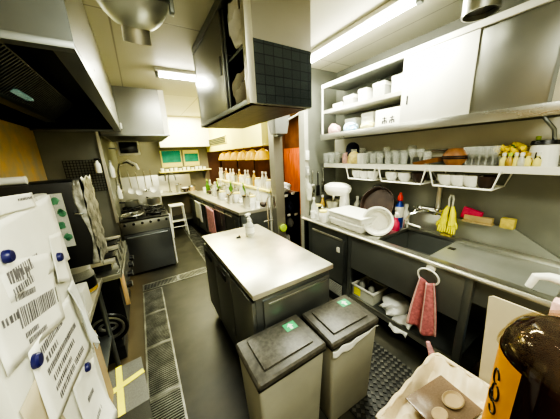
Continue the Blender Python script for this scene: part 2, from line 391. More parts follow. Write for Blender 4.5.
# fridge
t = thing('refrigerator', 'white refrigerator with papers held by blue magnets on its door', 'refrigerator', (-.57, .82, 0), world=True)
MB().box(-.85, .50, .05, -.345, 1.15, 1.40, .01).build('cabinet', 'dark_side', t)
dr = MB().box(-.34, .60, .10, -.30, 1.15, 1.40, .010).build('door', 'enamel', t)
MB().box(-.345, .51, .1, -.34, 1.14, 1.39).build('door_gasket', 'black', t)
MB().tube([(-.30, .62, .55), (-.265, .62, .57), (-.265, .62, .85), (-.30, .62, .87)], .010).build('handle', 'grey', dr)
MB().box(-.84, .52, 0, -.36, 1.13, .05).build('kick_plate', 'black', t)
def paper(name, corners, label, rows, curl=.004, xoff=-.2985, group='papers on the refrigerator', mt='paper', n=10):
    """sheet on the fridge door (corners as y,z: top-left, top-right, bottom-right, bottom-left), with printed text"""
    tl, tr, br, bl = corners
    def f(u, v, e=0):
        a = (tl[0]*(1-u)+tr[0]*u, tl[1]*(1-u)+tr[1]*u); b = (bl[0]*(1-u)+br[0]*u, bl[1]*(1-u)+br[1]*u)
        return (xoff+e+curl*(v**2)*(1+.6*math.sin(5*u+3*v)), a[0]*(1-v)+b[0]*v, a[1]*(1-v)+b[1]*v)
    cy, cz = (tl[0]+br[0])/2, min(bl[1], br[1])
    t = thing(name, label, 'paper', (xoff, cy, cz), 0, group, world=True)
    MB().surf(f, n, n).build('sheet', mt, t, solid=.0008)
    if rows:
        rr = random.Random(len(label))
        for (v0, v1, u0, u1, cw) in rows:
            p = MB(); u = u0
            while u < u1:
                w = cw*rr.uniform(.5, 1.2)
                if rr.random() > .03:
                    q = [f(u, v0+rr.uniform(0, .01), .0011), f(min(u+w, u1), v0, .0011), f(min(u+w, u1), v1, .0011), f(u, v1, .0011)]
                    p.quad(*q)
                u += w+cw*rr.uniform(.3, .7)
            p.build('printed_text', 'ink', t)
    return t
paper('paper_sheet', ((.76, 1.432), (.997, 1.418), (.99, 1.375), (.76, 1.39)), 'narrow white paper strip along the top edge of the refrigerator door', [(.25, .42, .55, .95, .03)], .002, -.2955)
paper('paper_sheet', ((.70, 1.375), (1.148, 1.392), (1.148, 1.13), (.70, 1.20)), 'wide white paper sheet covering the top of refrigerator door', [(.62, .78, .05, .45, .022), (.85, .95, .05, .3, .02)], .003, -.2978)
paper('paper_sheet', ((1.015, 1.268), (1.13, 1.25), (1.06, 1.075), (.955, 1.12)), 'small blank white paper under upper blue magnet at door edge', [], .006, -.2945)
paper('paper_sheet', ((.62, 1.32), (1.0, 1.215), (.93, 1.0), (.60, 1.09)), 'white notice with rows of dark print at middle of refrigerator door', [(.10, .24, .30, .62, .022), (.36, .43, .3, .58, .012), (.50, .72, .28, .95, .022), (.52, .6, .1, .28, .03), (.78, .84, .3, .5, .015), (.86, .92, .3, .62, .012)], .003, -.2962)
paper('paper_sheet', ((.69, 1.07), (1.03, 1.035), (1.09, .76), (.66, .84)), 'white notice with many lines of print below the large blue magnet', [(.10, .20, .15, .62, .022), (.25, .33, .18, .42, .03), (.38, .46, .15, .85, .018), (.52, .6, .2, .7, .025), (.65, .72, .18, .55, .02), (.77, .86, .2, .8, .02)], .004, -.2948)
paper('paper_sheet', ((.84, .83), (1.09, .70), (1.06, .40), (.80, .44)), 'crumpled white paper at lower door corner beside the cardboard', [(.3, .36, .3, .6, .03), (.6, .66, .4, .7, .03)], .02, -.2965)
paper('paper_sheet', ((.60, 1.0), (.70, 1.0), (.80, .50), (.62, .50)), 'yellowed translucent paper hanging at the lower left of refrigerator door', [], .006, -.2966, mt='card_light')
for k, (y, z, r, lab) in enumerate(((.735, 1.30, .016, 'round blue magnet near the top left of refrigerator door'), (1.03, 1.183, .016, 'small blue magnet holding the blank paper at door edge'), (.696, 1.039, .018, 'large round blue magnet holding the lower printed notice'), (.947, .772, .016, 'dark blue magnet holding the crumpled paper'))):
    T = Matrix.Translation((-.293 if k != 3 else -.286, y, z)) @ Matrix.Rotation(PI/2, 4, 'Y')
    single(MB().lathe([(0, 0), (r, 0), (r, .008), (r*.8, .013), (0, .014)], T=T), 'magnet', 'magnet', lab, 'magnet', 'blue magnets')
# plastic bag hung at fridge edge
single(MB().surf(lambda u, v: (-.290+.010*math.sin(9*u+4*v)*v+.02*v, 1.02+.075*u*(1-.35*v)+.035*v+.008*math.sin(6*v), 1.06-.30*v+.02*math.sin(7*u)*(v>.5)+.012*math.sin(15*u)*v), 14, 22), 'plastic_bag', 'bag', 'crumpled white plastic bag hanging at the refrigerator edge beside the jar', 'bag', solid=.002)
# machine wrapped in foil
t = thing('kitchen_machine', 'black boxy machine wrapped in crumpled foil behind the refrigerator', 'machine', (-.5, 1.42, .72), world=True)
MB().box(-.80, 1.30, 1.03, -.232, 1.55, 1.425, .012).box(-.78, 1.32, .721, -.40, 1.54, 1.03, .01).build('body', 'black', t)
MB().surf(lambda u, v: (-.2285+.006*math.sin(9*u+14*v)*math.sin(20*v), 1.315+.245*u+.008*math.sin(17*v), 1.435-.42*v+.006*math.sin(14*u)), 18, 26).build('foil_sheet', 'foil', t, solid=.002)
MB().surf(lambda u, v: (-.231-.035*u*(.6+.4*math.sin(7*v)), 1.296+.002*math.sin(9*v), 1.432-.40*v), 6, 16).build('foil_edge', 'foil', t, solid=.002)
MB().tube([(-.275, 1.30, 1.29), (-.27, 1.285, 1.285), (-.25, 1.285, 1.28), (-.24, 1.30, 1.28)], .004).build('handle', 'chrome', t)
single(MB().cyl((-.75, 1.33, 1.442), (-.40, 1.335, 1.442), .016), 'paper_roll', 'white', 'white roll lying on top of the black machine', 'roll')
t = thing('picture_card', 'clear card of green pictures stuck on black machine', 'card', (-.32, 1.296, 1.14), world=True)
MB().box(-.40, 1.2935, 1.14, -.298, 1.2965, 1.38).build('sheet', 'cloud', t)
for i in range(4): MB().blob((-.326+.012*(i % 2), 1.292, 1.35-.055*i), .013, .0015, .016, i, .4, False, 2).build('green_picture', 'green_print', t)

# steel shelf table with jar, hoses, cardboard
t = thing('steel_table', 'narrow steel shelf table beside the refrigerator', 'table', (-.6, 1.55, 0), world=True)
MB().box(-.85, 1.16, .685, -.345, 1.86, .72, .003).build('tabletop', 'steel_top', t)
MB().box(-.85, 1.16, .25, -.37, 1.86, .27, .003).build('lower_shelf', 'steel_dark', t)
for x in (-.83, -.38):
    for y in (1.18, 1.84): MB().cyl((x, y, 0), (x, y, .685), .016).build('leg', 'steel_dark', t)
t = thing('storage_jar', 'plastic jar with white lid and dark label on steel table', 'jar', (-.415, 1.70, .72))
MB().lathe([(0, 0), (.062, 0), (.07, .01), (.07, .12), (.055, .145), (.055, .155), (0, .155)]).build('jar_body', 'cloud', t)
MB().lathe([(0, .153), (.06, .153), (.06, .19), (0, .193)]).build('lid', 'white', t)
MB().lathe([(.0705, .035), (.071, .035), (.071, .105), (.0705, .105)]).build('label_band', 'black', t)
MB().lathe([(.0705, .012), (.0712, .012), (.0712, .033), (.0705, .033)]).build('yellow_band', 'amber', t)
single(MB().box(-.398, 1.40, .721, -.35, 1.53, .86, .008), 'storage_box', 'white', 'small white box beside the jar on steel table', 'box')
hz = thing('hose_coil', 'coil of black and grey hoses low beside the steel table', 'hose', (-.40, 1.92, .12))
for i in range(4):
    r = .15-.028*i
    MB().tube([(r*.8*math.cos(a), .012*i-.05*math.sin(a), .15+r*math.sin(a)) for a in [2*PI*k/28 for k in range(28)]], .013, 8, True).build('hose', ['black', 'steel_top', 'black', 'grey'][i], hz)
single(MB().box(-.62, 1.875, 0, -.32, 2.09, .118, .01), 'crate', 'black', 'low black crate under the hose coil', 'crate')
single(MB().box(-.362, 1.18, .0, -.352, 1.44, .60).xf(Matrix.Identity(4)), 'cardboard_sheet', 'card', 'brown cardboard sheet standing against the steel table', 'cardboard')
# taped clear box on floor
t = thing('storage_box', 'clear plastic box with crossed yellow tape on its lid', 'box', (-.295, 1.47, 0), .10)
bx = MB()
bx.box(-.10, -.20, .0, .10, .16, .008).box(-.10, -.20, .008, -.094, .16, .14).box(.094, -.20, .008, .10, .16, .14).box(-.094, -.20, .008, .094, -.194, .14).box(-.094, .154, .008, .094, .16, .14)
bx.build('container', 'smoke_clear', t)
MB().box(-.105, -.205, .14, .105, .165, .15, .004).build('lid', 'smoke_clear', t)
MB().box(-.09, -.19, .009, .09, .15, .11, .01).build('dark_contents', 'rubber', t)
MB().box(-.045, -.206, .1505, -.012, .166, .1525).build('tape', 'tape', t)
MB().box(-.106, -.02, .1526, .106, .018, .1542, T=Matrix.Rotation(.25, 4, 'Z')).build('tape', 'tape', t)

# griddle line (left, facing the aisle)
t = thing('gas_griddle', 'grimy steel gas griddle with knobs left of the oven', 'griddle', (-.55, 2.2, 0), world=True)
MB().box(-.85, 2.12, .1, -.30, 2.72, .66, .006).build('body', 'black', t)
MB().box(-.85, 1.9, .66, -.24, 2.72, .70, .004).build('drip_tray', 'steel', t)
MB().box(-.84, 2.0, .70, -.30, 2.6, .78, .005).build('hot_plate', 'blackmetal', t)
for i in range(3): MB().box(-.84, 1.92+.3*i, .78, -.26, 1.96+.3*i, .81, .004).build('rail', 'steel_top', t)
for y in (2.0, 2.16, 2.32, 2.48): MB().tube([(-.42, y, .78), (-.26, y, .80), (-.25, y, .62)], .008).build('gas_pipe', 'chrome', t)
MB().box(-.262, 1.97, .46, -.235, 2.7, .66, .006).build('control_panel', 'steel', t)
for i, y in enumerate((2.02, 2.22, 2.42, 2.6)):
    k = MB().cyl((-.235, y, .54), (-.20, y, .54), .026).build('knob', 'black', t)
    MB().box(-.203, y-.005, .52, -.196, y+.005, .56).build('grip', 'grey', k)
MB().box(-.262, 1.95, .40, -.235, 1.969, .66, .003).build('wood_strip', 'wood', t)
for x in (-.8, -.36):
    for y in (2.16, 2.68): MB().cyl((x, y, 0), (x, y, .1), .02).build('leg', 'steel_dark', t)
# range
t = thing('gas_range', 'stainless gas range with oven door and black burner grates', 'range', (-.03, 3.75, 0), world=True)
MB().box(-.315, 3.36, .04, .235, 4.25, .74, .006).build('body', 'steel_dark', t)
MB().box(-.318, 3.33, .585, .24, 3.36, .745, .004).build('front_panel', 'steel_h', t)
d_ = MB().box(-.312, 3.325, .03, .232, 3.36, .575, .008).build('oven_door', mat('oven_door_steel', (.22, .23, .235), .32, .9, .05, 2), t)
MB().tube([(-.27, 3.325, .54), (-.27, 3.29, .545), (.19, 3.29, .545), (.19, 3.325, .54)], .010).build('handle', 'steel_dark', d_)
MB().box(-.32, 3.32, .745, .245, 4.26, .765, .003).build('cooktop', 'blackmetal', t)
for i in range(2):
    for j in range(3):
        cx, cy = -.18+.28*i, 3.50+.29*j
        b = MB().lathe([(0, .766), (.07, .766), (.07, .785), (.05, .79), (0, .79)], (cx, cy, 0)).build('burner', 'blackmetal', t)
        g = MB()
        for k in range(6):
            a = PI/3*k; g.box(.03, -.006, .80, .13, .006, .815, T=Matrix.Translation((cx, cy, 0)) @ Matrix.Rotation(a, 4, 'Z'))
        g.tube([(cx+.125*math.cos(a), cy+.125*math.sin(a), .80) for a in [2*PI*q/20 for q in range(20)]], .011, 6, True)
        for k in range(4): a = PI/2*k+.4; g.box(-.008, -.008, .765, .008, .008, .80, T=Matrix.Translation((cx+.125*math.cos(a), cy+.125*math.sin(a), 0)))
        g.build('burner_grate', 'grate' if (i+j) % 3 == 0 else 'blackmetal', t)
for i in range(6): MB().cyl((-.27+.095*i, 3.33, .71), (-.27+.095*i, 3.305, .71), .016).build('knob', 'black', t)
MB().box(.241, 3.33, .03, .258, 3.38, .76, .004).build('side_rail', 'white', t)
for x in (-.29, .21):
    for y in (3.39, 4.2): MB().cyl((x, y, 0), (x, y, .04), .02).build('leg', 'steel_dark', t)
MB().box(-.32, 4.26, .3, .245, 4.30, 1.25, .004).build('backsplash', 'steel_top', t)
# small things round the range: pots, bottles
pot = thing('saucepan', 'small steel saucepan on the back burners of the gas range', 'pan', (-.18, 4.08, .816), 3.6)
MB().lathe([(0, 0), (.09, 0), (.095, .09), (.09, .09), (.085, .006), (0, .006)]).build('pan_body', 'steel', pot)
MB().cyl((.09, 0, .075), (.25, -.05, .10), .010).build('handle', 'black', pot)
dup(pot, (.12, 4.08, .816), 2.2, 'small steel saucepan on back right burner of the range')
# white tape dispenser on cross wall, wire rack
t = thing('wire_rack', 'black wire grid panel hung on the grey wall under the hood', 'rack', (-.55, 3.385, 1.18), world=True)
g = MB()
for i in range(13): x = -.70+.028*i; g.cyl((x, 3.388, 1.17), (x, 3.388, 1.53), .0028, seg=6)
for i in range(13): z = 1.17+.03*i; g.cyl((-.70, 3.384, z), (-.364, 3.384, z), .0028, seg=6)
g.build('grid', 'blackmetal', t)
t = thing('spray_bottle', 'small white bottle hung on the black wire grid', 'bottle', (-.40, 3.345, 1.38))
MB().lathe([(0, 0), (.03, 0), (.032, .015), (.03, .10), (.014, .125), (.014, .14), (0, .14)]).build('bottle_body', 'white', t)
MB().box(-.02, -.012, .14, .03, .012, .165, .004).box(-.006, -.006, .15, .006, .035, .16).build('sprayer', 'black', t)
# tv
t = thing('monitor', 'small dark monitor in a white frame on the wall above range', 'monitor', (-.10, 4.2, 1.60), world=True)
MB().box(-.22, 4.2, 1.585, .06, 4.24, 1.79, .008).build('casing', 'white', t)
MB().box(-.195, 4.192, 1.615, .035, 4.201, 1.775, .003).build('screen', 'screen', t)
MB().box(-.33, 4.21, 1.68, -.22, 4.235, 1.70).build('bracket', 'steel_dark', t)
# wall faucet and pipes behind range
t = thing('wall_tap', 'chrome swing tap with white hose on wall behind range', 'tap', (-.2, 4.24, 1.25), world=True)
MB().tube([(-.28, 4.25, 1.02), (-.28, 4.22, 1.35), (-.24, 4.18, 1.46), (-.14, 4.12, 1.48), (-.06, 4.1, 1.42)], .014).build('spout', 'chrome', t)
MB().tube([(-.24, 4.24, 1.45), (-.12, 4.21, 1.50), (-.03, 4.19, 1.44), (-.01, 4.18, 1.36)], .02).build('white_hose', 'white', t)
MB().cyl((-.28, 4.25, 1.05), (-.28, 4.20, 1.05), .025).build('valve', 'chrome', t)
for k, (x, z, lab) in enumerate(((-.30, 1.30, 'tall white bottle clipped to the wall beside the range'), (-.29, .98, 'second white bottle on the wall edge, lower beside the range'))):
    b = thing('sauce_bottle', lab, 'bottle', (x, 3.62+.25*k, z), 0, 'bottles on alcove wall')
    MB().lathe([(0, 0), (.028, 0), (.03, .01), (.03, .12), (.012, .16), (.012, .19), (0, .19)]).build('bottle_body', 'white', b)
    MB().lathe([(0, .188), (.014, .188), (.014, .215), (0, .215)]).build('cap', 'grey', b)
t = thing('ladle', 'steel ladle hanging on the wall behind the range', 'ladle', (.02, 4.255, 1.0), world=True)
MB().tube([(.05, 4.25, 1.34), (.05, 4.24, 1.04)], .006).build('handle', 'chrome', t)
MB().lathe([(0, 0), (.03, .008), (.045, .03), (.042, .03), (.028, .012), (0, .004)], (.05, 4.215, 1.0)).build('bowl', 'chrome', t)

# ================================================================== FAR END
# back shelf, menu boards
t = thing('wall_shelf', 'cream wall shelf under the turquoise menu boards', 'shelf', (.85, 5.5, 1.22), world=True)
MB().box(.36, 5.35, 1.215, 1.44, 5.595, 1.24, .003).build('board', 'cream', t)
for x in (.45, 1.3): MB().prism([(x, 5.595, 1.0), (x, 5.595, 1.215), (x, 5.40, 1.215)], (.02, 0, 0)).build('bracket', 'steel_dark', t)
for k, (x0, x1) in enumerate(((.44, .86), (.90, 1.24))):
    t = thing('menu_board', ['turquoise and white menu board with tilted picture on far wall', 'turquoise and white menu board beside the soffit on far wall'][k], 'board', ((x0+x1)/2, 5.57, 1.32), 0, 'menu boards on far wall', world=True)
    MB().box(x0, 5.575, 1.32, x1, 5.60, 1.68, .002).build('panel', 'cream', t)
    MB().box(x0+.025, 5.570, 1.42, x1-.015, 5.576, 1.675 if k == 0 else 1.60).build('turquoise_field', 'teal', t)
    MB().box(x0+.05, 5.570, 1.345, x1-.05, 5.576, 1.40).build('caption_strip', 'cream', t)
cups = MB().lathe([(0, 0), (.03, 0), (.038, .07), (.035, .07), (.027, .006), (0, .006)], seg=12).build('cup', 'porcelain')
tag(cups, None, 'cup', 'cups on the far wall shelf'); first = cups
for k in range(11):
    lab = f'small white cup on the far wall shelf, {ORD[k]} from the range side'
    o = cups if k == 0 else dup(cups)
    o.location = (.42+.088*k, 5.42, 1.24); o['label'] = lab
    if k % 3 == 1: o.scale = (1, 1, .7)
# far sink table under the shelf
t = thing('far_worktable', 'steel worktable against the far wall below the menu boards', 'table', (.6, 5.3, 0), world=True)
MB().box(.0, 5.04, .77, 1.0, 5.58, .80, .004).build('tabletop', 'steel_top', t)
MB().box(.02, 5.57, .80, .98, 5.595, 1.15, .003).build('splashback', 'steel_top', t)
for x in (.04, .96):
    for y in (5.07, 5.55): MB().cyl((x, y, 0), (x, y, .77), .02).build('leg', 'steel_dark', t)
MB().box(.02, 5.05, .2, .98, 5.56, .22).build('lower_shelf', 'steel_dark', t)
ch = thing('chrome_faucet', 'tall chrome gooseneck faucet on the far worktable', 'faucet', (.50, 5.35, .80))
MB().tube([(0, 0, 0), (0, 0, .3), (.02, -.02, .38), (.07, -.06, .40), (.12, -.10, .35), (.13, -.11, .25)], .014).build('spout', 'steel_dark', ch)
MB().lathe([(0, 0), (.03, 0), (.025, .03), (0, .03)]).build('base', 'chrome', ch)
# stool
t = thing('step_stool', 'white metal step stool in the far aisle beyond the gas range', 'stool', (.50, 4.75, 0))
MB().box(-.13, -.12, .60, .13, .12, .625, .006).build('seat', 'white', t)
for sx in (-1, 1):
    for sy in (-1, 1): MB().tube([(sx*.11, sy*.10, .60), (sx*.14, sy*.14, 0)], .012).build('leg', 'white', t)
MB().box(-.12, -.13, .30, .12, -.03, .32, .004).build('step', 'white', t)
MB().tube([(-.13, -.13, .2), (.13, -.13, .2)], .008).build('stretcher', 'white', t)
# far counter
t = thing('far_counter', 'long steel counter with pale top running beside the far aisle', 'counter', (1.2, 4, 0), world=True)
A0, A1 = (.98, 2.6), (.80, 5.0)
def fc(off, z0, z1, x1=1.44, ys=0):
    return MB().prism([(A0[0]+off, A0[1]+ys, z0), (x1, A0[1]+ys, z0), (x1, A1[1]-ys, z0), (A1[0]+off, A1[1]-ys, z0)], (0, 0, z1-z0))
fc(.03, .12, .76, ys=.02).build('carcass', 'steel_dark', t)
fc(0, .76, .80).build('worktop', 'steel_top', t)
fc(.08, .0, .12, ys=.03).build('plinth', 'black', t)
for i in range(5):
    u0, u1 = (i+.06)/5, (i+.94)/5
    p = lambda u, z: (A0[0]+(A1[0]-A0[0])*u+.026, A0[1]+.03+(A1[1]-A0[1]-.06)*u, z)
    d_ = MB().prism([p(u0, .15), p(u1, .15), p(u1, .73), p(u0, .73)], (-.02, 0, 0)).build('door', 'steel_smoke', t)
    q = p(u0+.02, .66); MB().cyl((q[0]-.045, q[1], .5), (q[0]-.045, q[1], .68), .008).build('handle', 'chrome', d_)
MB().tube([(A0[0]-.02, A0[1]+.2, .70), (A1[0]-.02, A1[1]-.2, .70)], .008).build('towel_rail', 'chrome', t)
MB().box(1.44, 2.62, .0, 1.565, 5.0, 1.0, .006).build('raised_ledge', 'white_wall', t)
MB().box(1.42, 2.60, 1.0, 1.585, 4.99, 1.03, .006).build('ledge_top', 'cream', t)
def cloth(name, c, w, h, m, label, cat, ax='y', n=0, amp=.012):
    """towel folded over a rail: hangs down from c, ripples outward"""
    def f(u, v):
        s = (u-.5)*w*(1+.12*v); d = amp*math.sin(14*u+n)*v+amp*.5*math.sin(29*u+n)
        if ax == 'y': return (c[0]+d-.006, c[1]+s, c[2]-h*v-.015*math.sin(5*u+n)*v)
        return (c[0]+s, c[1]+d, c[2]-h*v)
    return single(MB().surf(f, 20, 12), name, m, label, cat, solid=.006)
cloth('hanging_towel', (.855, 3.55, .71), .42, .45, 'pinkcloth', 'pale pink towel hanging on the far counter rail', 'towel')
cloth('hanging_towel', (.815, 4.25, .71), .40, .34, 'white', 'white cloth hanging on the far counter rail', 'towel', n=2)
# dishes on far counter
kinds = {}
def proto(name, parts, cat):
    kinds[name] = (parts, cat)
def make(name, loc, label, group=None, rz=0, sc=1.0):
    parts, cat = kinds[name]
    if len(parts) == 1:
        pn, prof, m = parts[0]
        o = MB().lathe([(r*sc, z*sc) for r, z in prof], seg=16).build(name, m)
        tag(o, label, cat, group); o.location = loc; return o
    t = thing(name, label, cat, loc, rz, group)
    for pn, prof, m in parts: MB().lathe([(r*sc, z*sc) for r, z in prof], seg=16).build(pn, m, t)
    return t
BOWL = [(0, 0), (.03, 0), (.035, .01), (.07, .05), (.075, .06), (.07, .06), (.03, .014), (0, .012)]
CUP = [(0, 0), (.032, 0), (.036, .08), (.033, .08), (.029, .006), (0, .006)]
TUMB = [(0, 0), (.028, 0), (.035, .12), (.032, .12), (.026, .008), (0, .008)]
BOT = [(0, 0), (.032, 0), (.034, .01), (.034, .13), (.013, .18), (.013, .21), (0, .21)]
proto('white_bowl', [('bowl', BOWL, 'porcelain')], 'bowl')
proto('dark_bowl', [('bowl', BOWL, 'darkpan')], 'bowl')
proto('clear_bottle', [('bottle_body', BOT, 'cloud'), ('cap', [(0, .209), (.015, .209), (.015, .235), (0, .237)], 'white')], 'bottle')
proto('brass_pot', [('pot_body', [(0, 0), (.05, 0), (.06, .02), (.06, .08), (.056, .08), (.048, .006), (0, .006)], 'tan'), ('lid', [(.0, .082), (.062, .08), (.05, .095), (.012, .10), (.012, .115), (0, .117)], 'steel_dark')], 'pot')
proto('white_cup', [('cup', CUP, 'porcelain')], 'cup')
proto('glass_tumbler', [('glass', TUMB, 'glass')], 'glass')
proto('sauce_bottle', [('bottle_body', BOT, 'amber'), ('cap', [(0, .209), (.015, .209), (.015, .235), (0, .237)], 'white')], 'bottle')
proto('green_bottle', [('bottle_body', BOT, 'greenglass'), ('cap', [(0, .209), (.015, .209), (.015, .235), (0, .237)], 'limegreen')], 'bottle')
proto('steel_canister', [('can', [(0, 0), (.05, 0), (.05, .13), (0, .13)], 'steel_top'), ('lid', [(0, .13), (.052, .13), (.052, .145), (.012, .15), (.012, .17), (0, .17)], 'chrome')], 'canister')
proto('white_jar', [('jar_body', [(0, 0), (.045, 0), (.05, .01), (.05, .10), (.04, .115), (0, .115)], 'white'), ('lid', [(0, .115), (.044, .115), (.044, .135), (0, .137)], 'cream')], 'jar')
proto('plate_stack', [('plate', [(0, 0), (.05, 0), (.09, .012), (.09, .06), (.085, .06), (.05, .05), (0, .05)], 'porcelain')], 'plates')
cnt = {}
rr = random.Random(3)
seq = ['dark_bowl', 'brass_pot', 'steel_canister', 'clear_bottle', 'white_cup', 'white_bowl', 'glass_tumbler', 'steel_canister', 'white_cup', 'plate_stack', 'clear_bottle', 'white_jar', 'dark_bowl', 'white_cup', 'steel_canister', 'green_bottle', 'white_cup']
for i in range(68):
    row, kk = i % 4, i//4
    y = 2.70+.132*kk+rr.uniform(-.02, .02); x = 1.40-.095*row-.01+rr.uniform(-.015, .015)
    if row == 3 and (kk < 3 or kk % 3 == 0): continue
    nm = seq[(i*5+row*3) % 17]
    if nm == 'plate_stack' and row != 1: nm = 'white_cup'
    x = min(x, 1.38)
    cnt[nm] = cnt.get(nm, 0)+1
    make(nm, (x, y, .80), f"{nm.replace('_', ' ')} on the far counter, {ORD[cnt[nm]-1]} of its kind from the pillar", f"{nm.replace('_', ' ')}s on the far counter", sc=rr.uniform(.8, 1.0) if 'bowl' in nm or 'plate' in nm else rr.uniform(.95, 1.2))
cnt = {}
for i in range(24):
    nm = ['white_jar', 'sauce_bottle', 'white_cup', 'clear_bottle', 'steel_canister', 'white_jar', 'clear_bottle'][i*3 % 7]; cnt[nm] = cnt.get(nm, 0)+1
    make(nm, (1.50+rr.uniform(-.02, .02), 2.68+.095*i, 1.03), f"{nm.replace('_', ' ')} on the raised ledge, {ORD[cnt[nm]-1]} of its kind from the pillar", f"{nm.replace('_', ' ')}s on the raised ledge")
# AC louvre panel on soffit and pendant lamps
t = thing('louvre_panel', 'long olive louvre panel on the cream soffit', 'vent', (1.45, 5.1, 1.72), world=True)
MB().box(1.436, 4.15, 1.74, 1.45, 5.5, 1.88, .003).build('frame', 'cream', t)
lv = MB()
for i in range(4): lv.box(1.425, 4.18, 1.755+.031*i, 1.437, 5.47, 1.775+.031*i)
lv.build('louvre', 'olive', t)
pl = thing('pendant_lamp', 'x', 'lamp', (1.53, 2.9, 1.43), 0, 'pendant lamps along the soffit')
MB().lathe([(.125, 0), (.12, .03), (.08, .12), (.02, .15), (.02, .16), (.015, .16), (.015, .145), (.075, .115), (.115, .03), (.12, 0)], seg=20).build('lamp_shade', 'shade', pl)
MB().lathe([(0, .02), (.025, .03), (.03, .05), (.015, .09), (0, .09)], seg=12).build('bulb', mat('warm_bulb', (1, .9, .6), .3, 0, 0, 5, emis=((1, .75, .3), 3)), pl)
MB().cyl((0, 0, .155), (0, 0, .19), .006, seg=8).build('cord', 'black', pl)
for k in range(6):
    lab = f'yellow pendant lamp under the soffit, {ORD[k]} from the pillar'
    if k == 0: pl['label'] = lab
    else: dup(pl, (1.53, 2.9+.34*k, 1.43), label=lab)
# shelving with black items right of the pillar
t = thing('black_shelf_rack', 'black open shelf rack behind pillar, holding dark bags', 'rack', (1.77, 2.62, 0), world=True)
MB().box(1.59, 2.60, 0, 1.615, 2.95, .95).box(1.915, 2.60, 0, 1.94, 2.95, .95).build('side_panel', 'black', t)
for z in (.10, .36, .62, .93): MB().box(1.615, 2.60, z, 1.915, 2.95, z+.02).build('shelf', 'black', t)
MB().box(1.615, 2.93, .12, 1.915, 2.95, .95).build('back_panel', 'black', t)
single(MB().blob((1.74, 2.74, 1.008), .13, .10, .075, 5), 'white_cloth_bundle', 'bag', 'bundled white cloth on top of the black shelf rack', 'cloth')
for k, (x, z, m_, lab, s) in enumerate(((1.76, .64, 'navy', 'dark navy bag on upper shelf of black rack', 1), (1.90, .64, 'navy', 'dark navy bag beside another on upper shelf of black rack', .9), (1.76, .38, 'black', 'black bag on middle shelf of black rack', 1), (1.90, .38, 'grey', 'grey bundle on middle shelf of black rack', .8), (1.83, .12, 'bag', 'white bundle on bottom shelf of black rack', .8))):
    single(MB().blob((x-.065, 2.72, z+.083), .062*s, .08*s, .108*s, k+20), 'soft_bag', m_, lab, 'bag')
for k, (x, z) in enumerate(((1.70, .92), (1.82, .94), (1.86, .62), (1.74, .63))):
    single(MB().box(x-.03, 2.592, z-.018, x+.03, 2.5995, z+.018, .002), 'price_tag', 'white', f"small white tag on the front of black rack, {['upper beside pillar', 'upper middle', 'lower outer', 'lower middle'][k]}", 'tag')
single(MB().lathe([(0, 0), (.05, 0), (.055, .015), (.05, .03), (0, .034)], T=Matrix.Translation((1.53, 2.4495, .52)) @ Matrix.Rotation(PI/2, 4, 'X')), 'lime_lid', 'limegreen', 'round lime green lid hung on the grey pillar', 'lid')
# chrome pole stand near pillar
t = thing('pole_stand', 'chrome tube stand with hooks between island and pillar', 'stand', (1.28, 2.35, 0), world=True)
MB().tube([(1.26, 2.35, .0), (1.26, 2.35, .95), (1.30, 2.36, 1.02), (1.36, 2.36, .98), (1.37, 2.36, .85)], .012).build('pole', 'chrome', t)
MB().tube([(1.20, 2.35, .70), (1.33, 2.35, .70)], .008).build('crossbar', 'chrome', t)
MB().lathe([(0, 0), (.11, 0), (.11, .015), (.02, .025), (0, .025)], (1.26, 2.35, 0)).build('base', 'steel_dark', t)
MB().tube([(1.11+.028*math.cos(a), 2.585, .66+.03*math.sin(a)) for a in [2*PI*q/16 for q in range(16)]], .008, 8, True).build('ring', 'white', thing('wall_hook_ring', 'white ring handle on near end of the far counter', 'ring', (1.11, 2.585, .63), world=True))
single(MB().box(1.02, 2.59, .58, 1.07, 2.618, .63, .003), 'switch_plate', 'white', 'small white plate on near end of far counter', 'plate')
# acrylic hopper mounted on the pillar, white rod
t = thing('clear_container', 'clear tapered plastic container on a bracket of the pillar', 'container', (1.44, 2.32, 1.73), world=True)
o0, o1 = (1.36, 2.24, 1.52, 2.36), (1.32, 2.20, 1.56, 2.40)
MB().frust(o0, 1.72, o1, 2.0, .01).build('tub', 'smoke2', t)
MB().box(1.31, 2.19, 1.995, 1.57, 2.41, 2.01, .004).build('rim', 'smoke2', t)
MB().box(1.46, 2.36, 1.705, 1.54, 2.45, 1.72).build('bracket', 'steel_dark', t)
t = thing('white_rod', 'white rod fixed between pillar container and white post', 'rod', (1.57, 2.2, 1.9), world=True)
MB().cyl((1.50, 2.30, 1.845), (1.578, 2.06, 1.92), .011).build('rod', 'white', t)
MB().cyl((1.578, 2.062, 1.92), (1.578, 2.075, 1.92), .022).build('flange', 'white', t)
for k, (z, lab) in enumerate(((1.95, 'white switch box high on the white post'), (1.42, 'white switch box below shelf height on white post'), (1.25, 'grey socket box lower on the white post'))):
    b = thing('switch_box', lab, 'switch', (1.572, 1.965, z), world=True)
    MB().box(1.552, 1.945, z, 1.597, 1.965, z+.10, .004).build('box', 'grey' if k == 2 else 'white', b)
    MB().box(1.565, 1.94, z+.03, 1.585, 1.946, z+.07, .002).build('rocker', 'white', b)
    if k == 2: pass
# things hung on post lower
single(MB().blob((1.56, 1.91, 1.06), .03, .03, .10, 41, .35), 'plastic_bag', 'cloud', 'white plastic bag hung on the white post over the counter', 'bag')

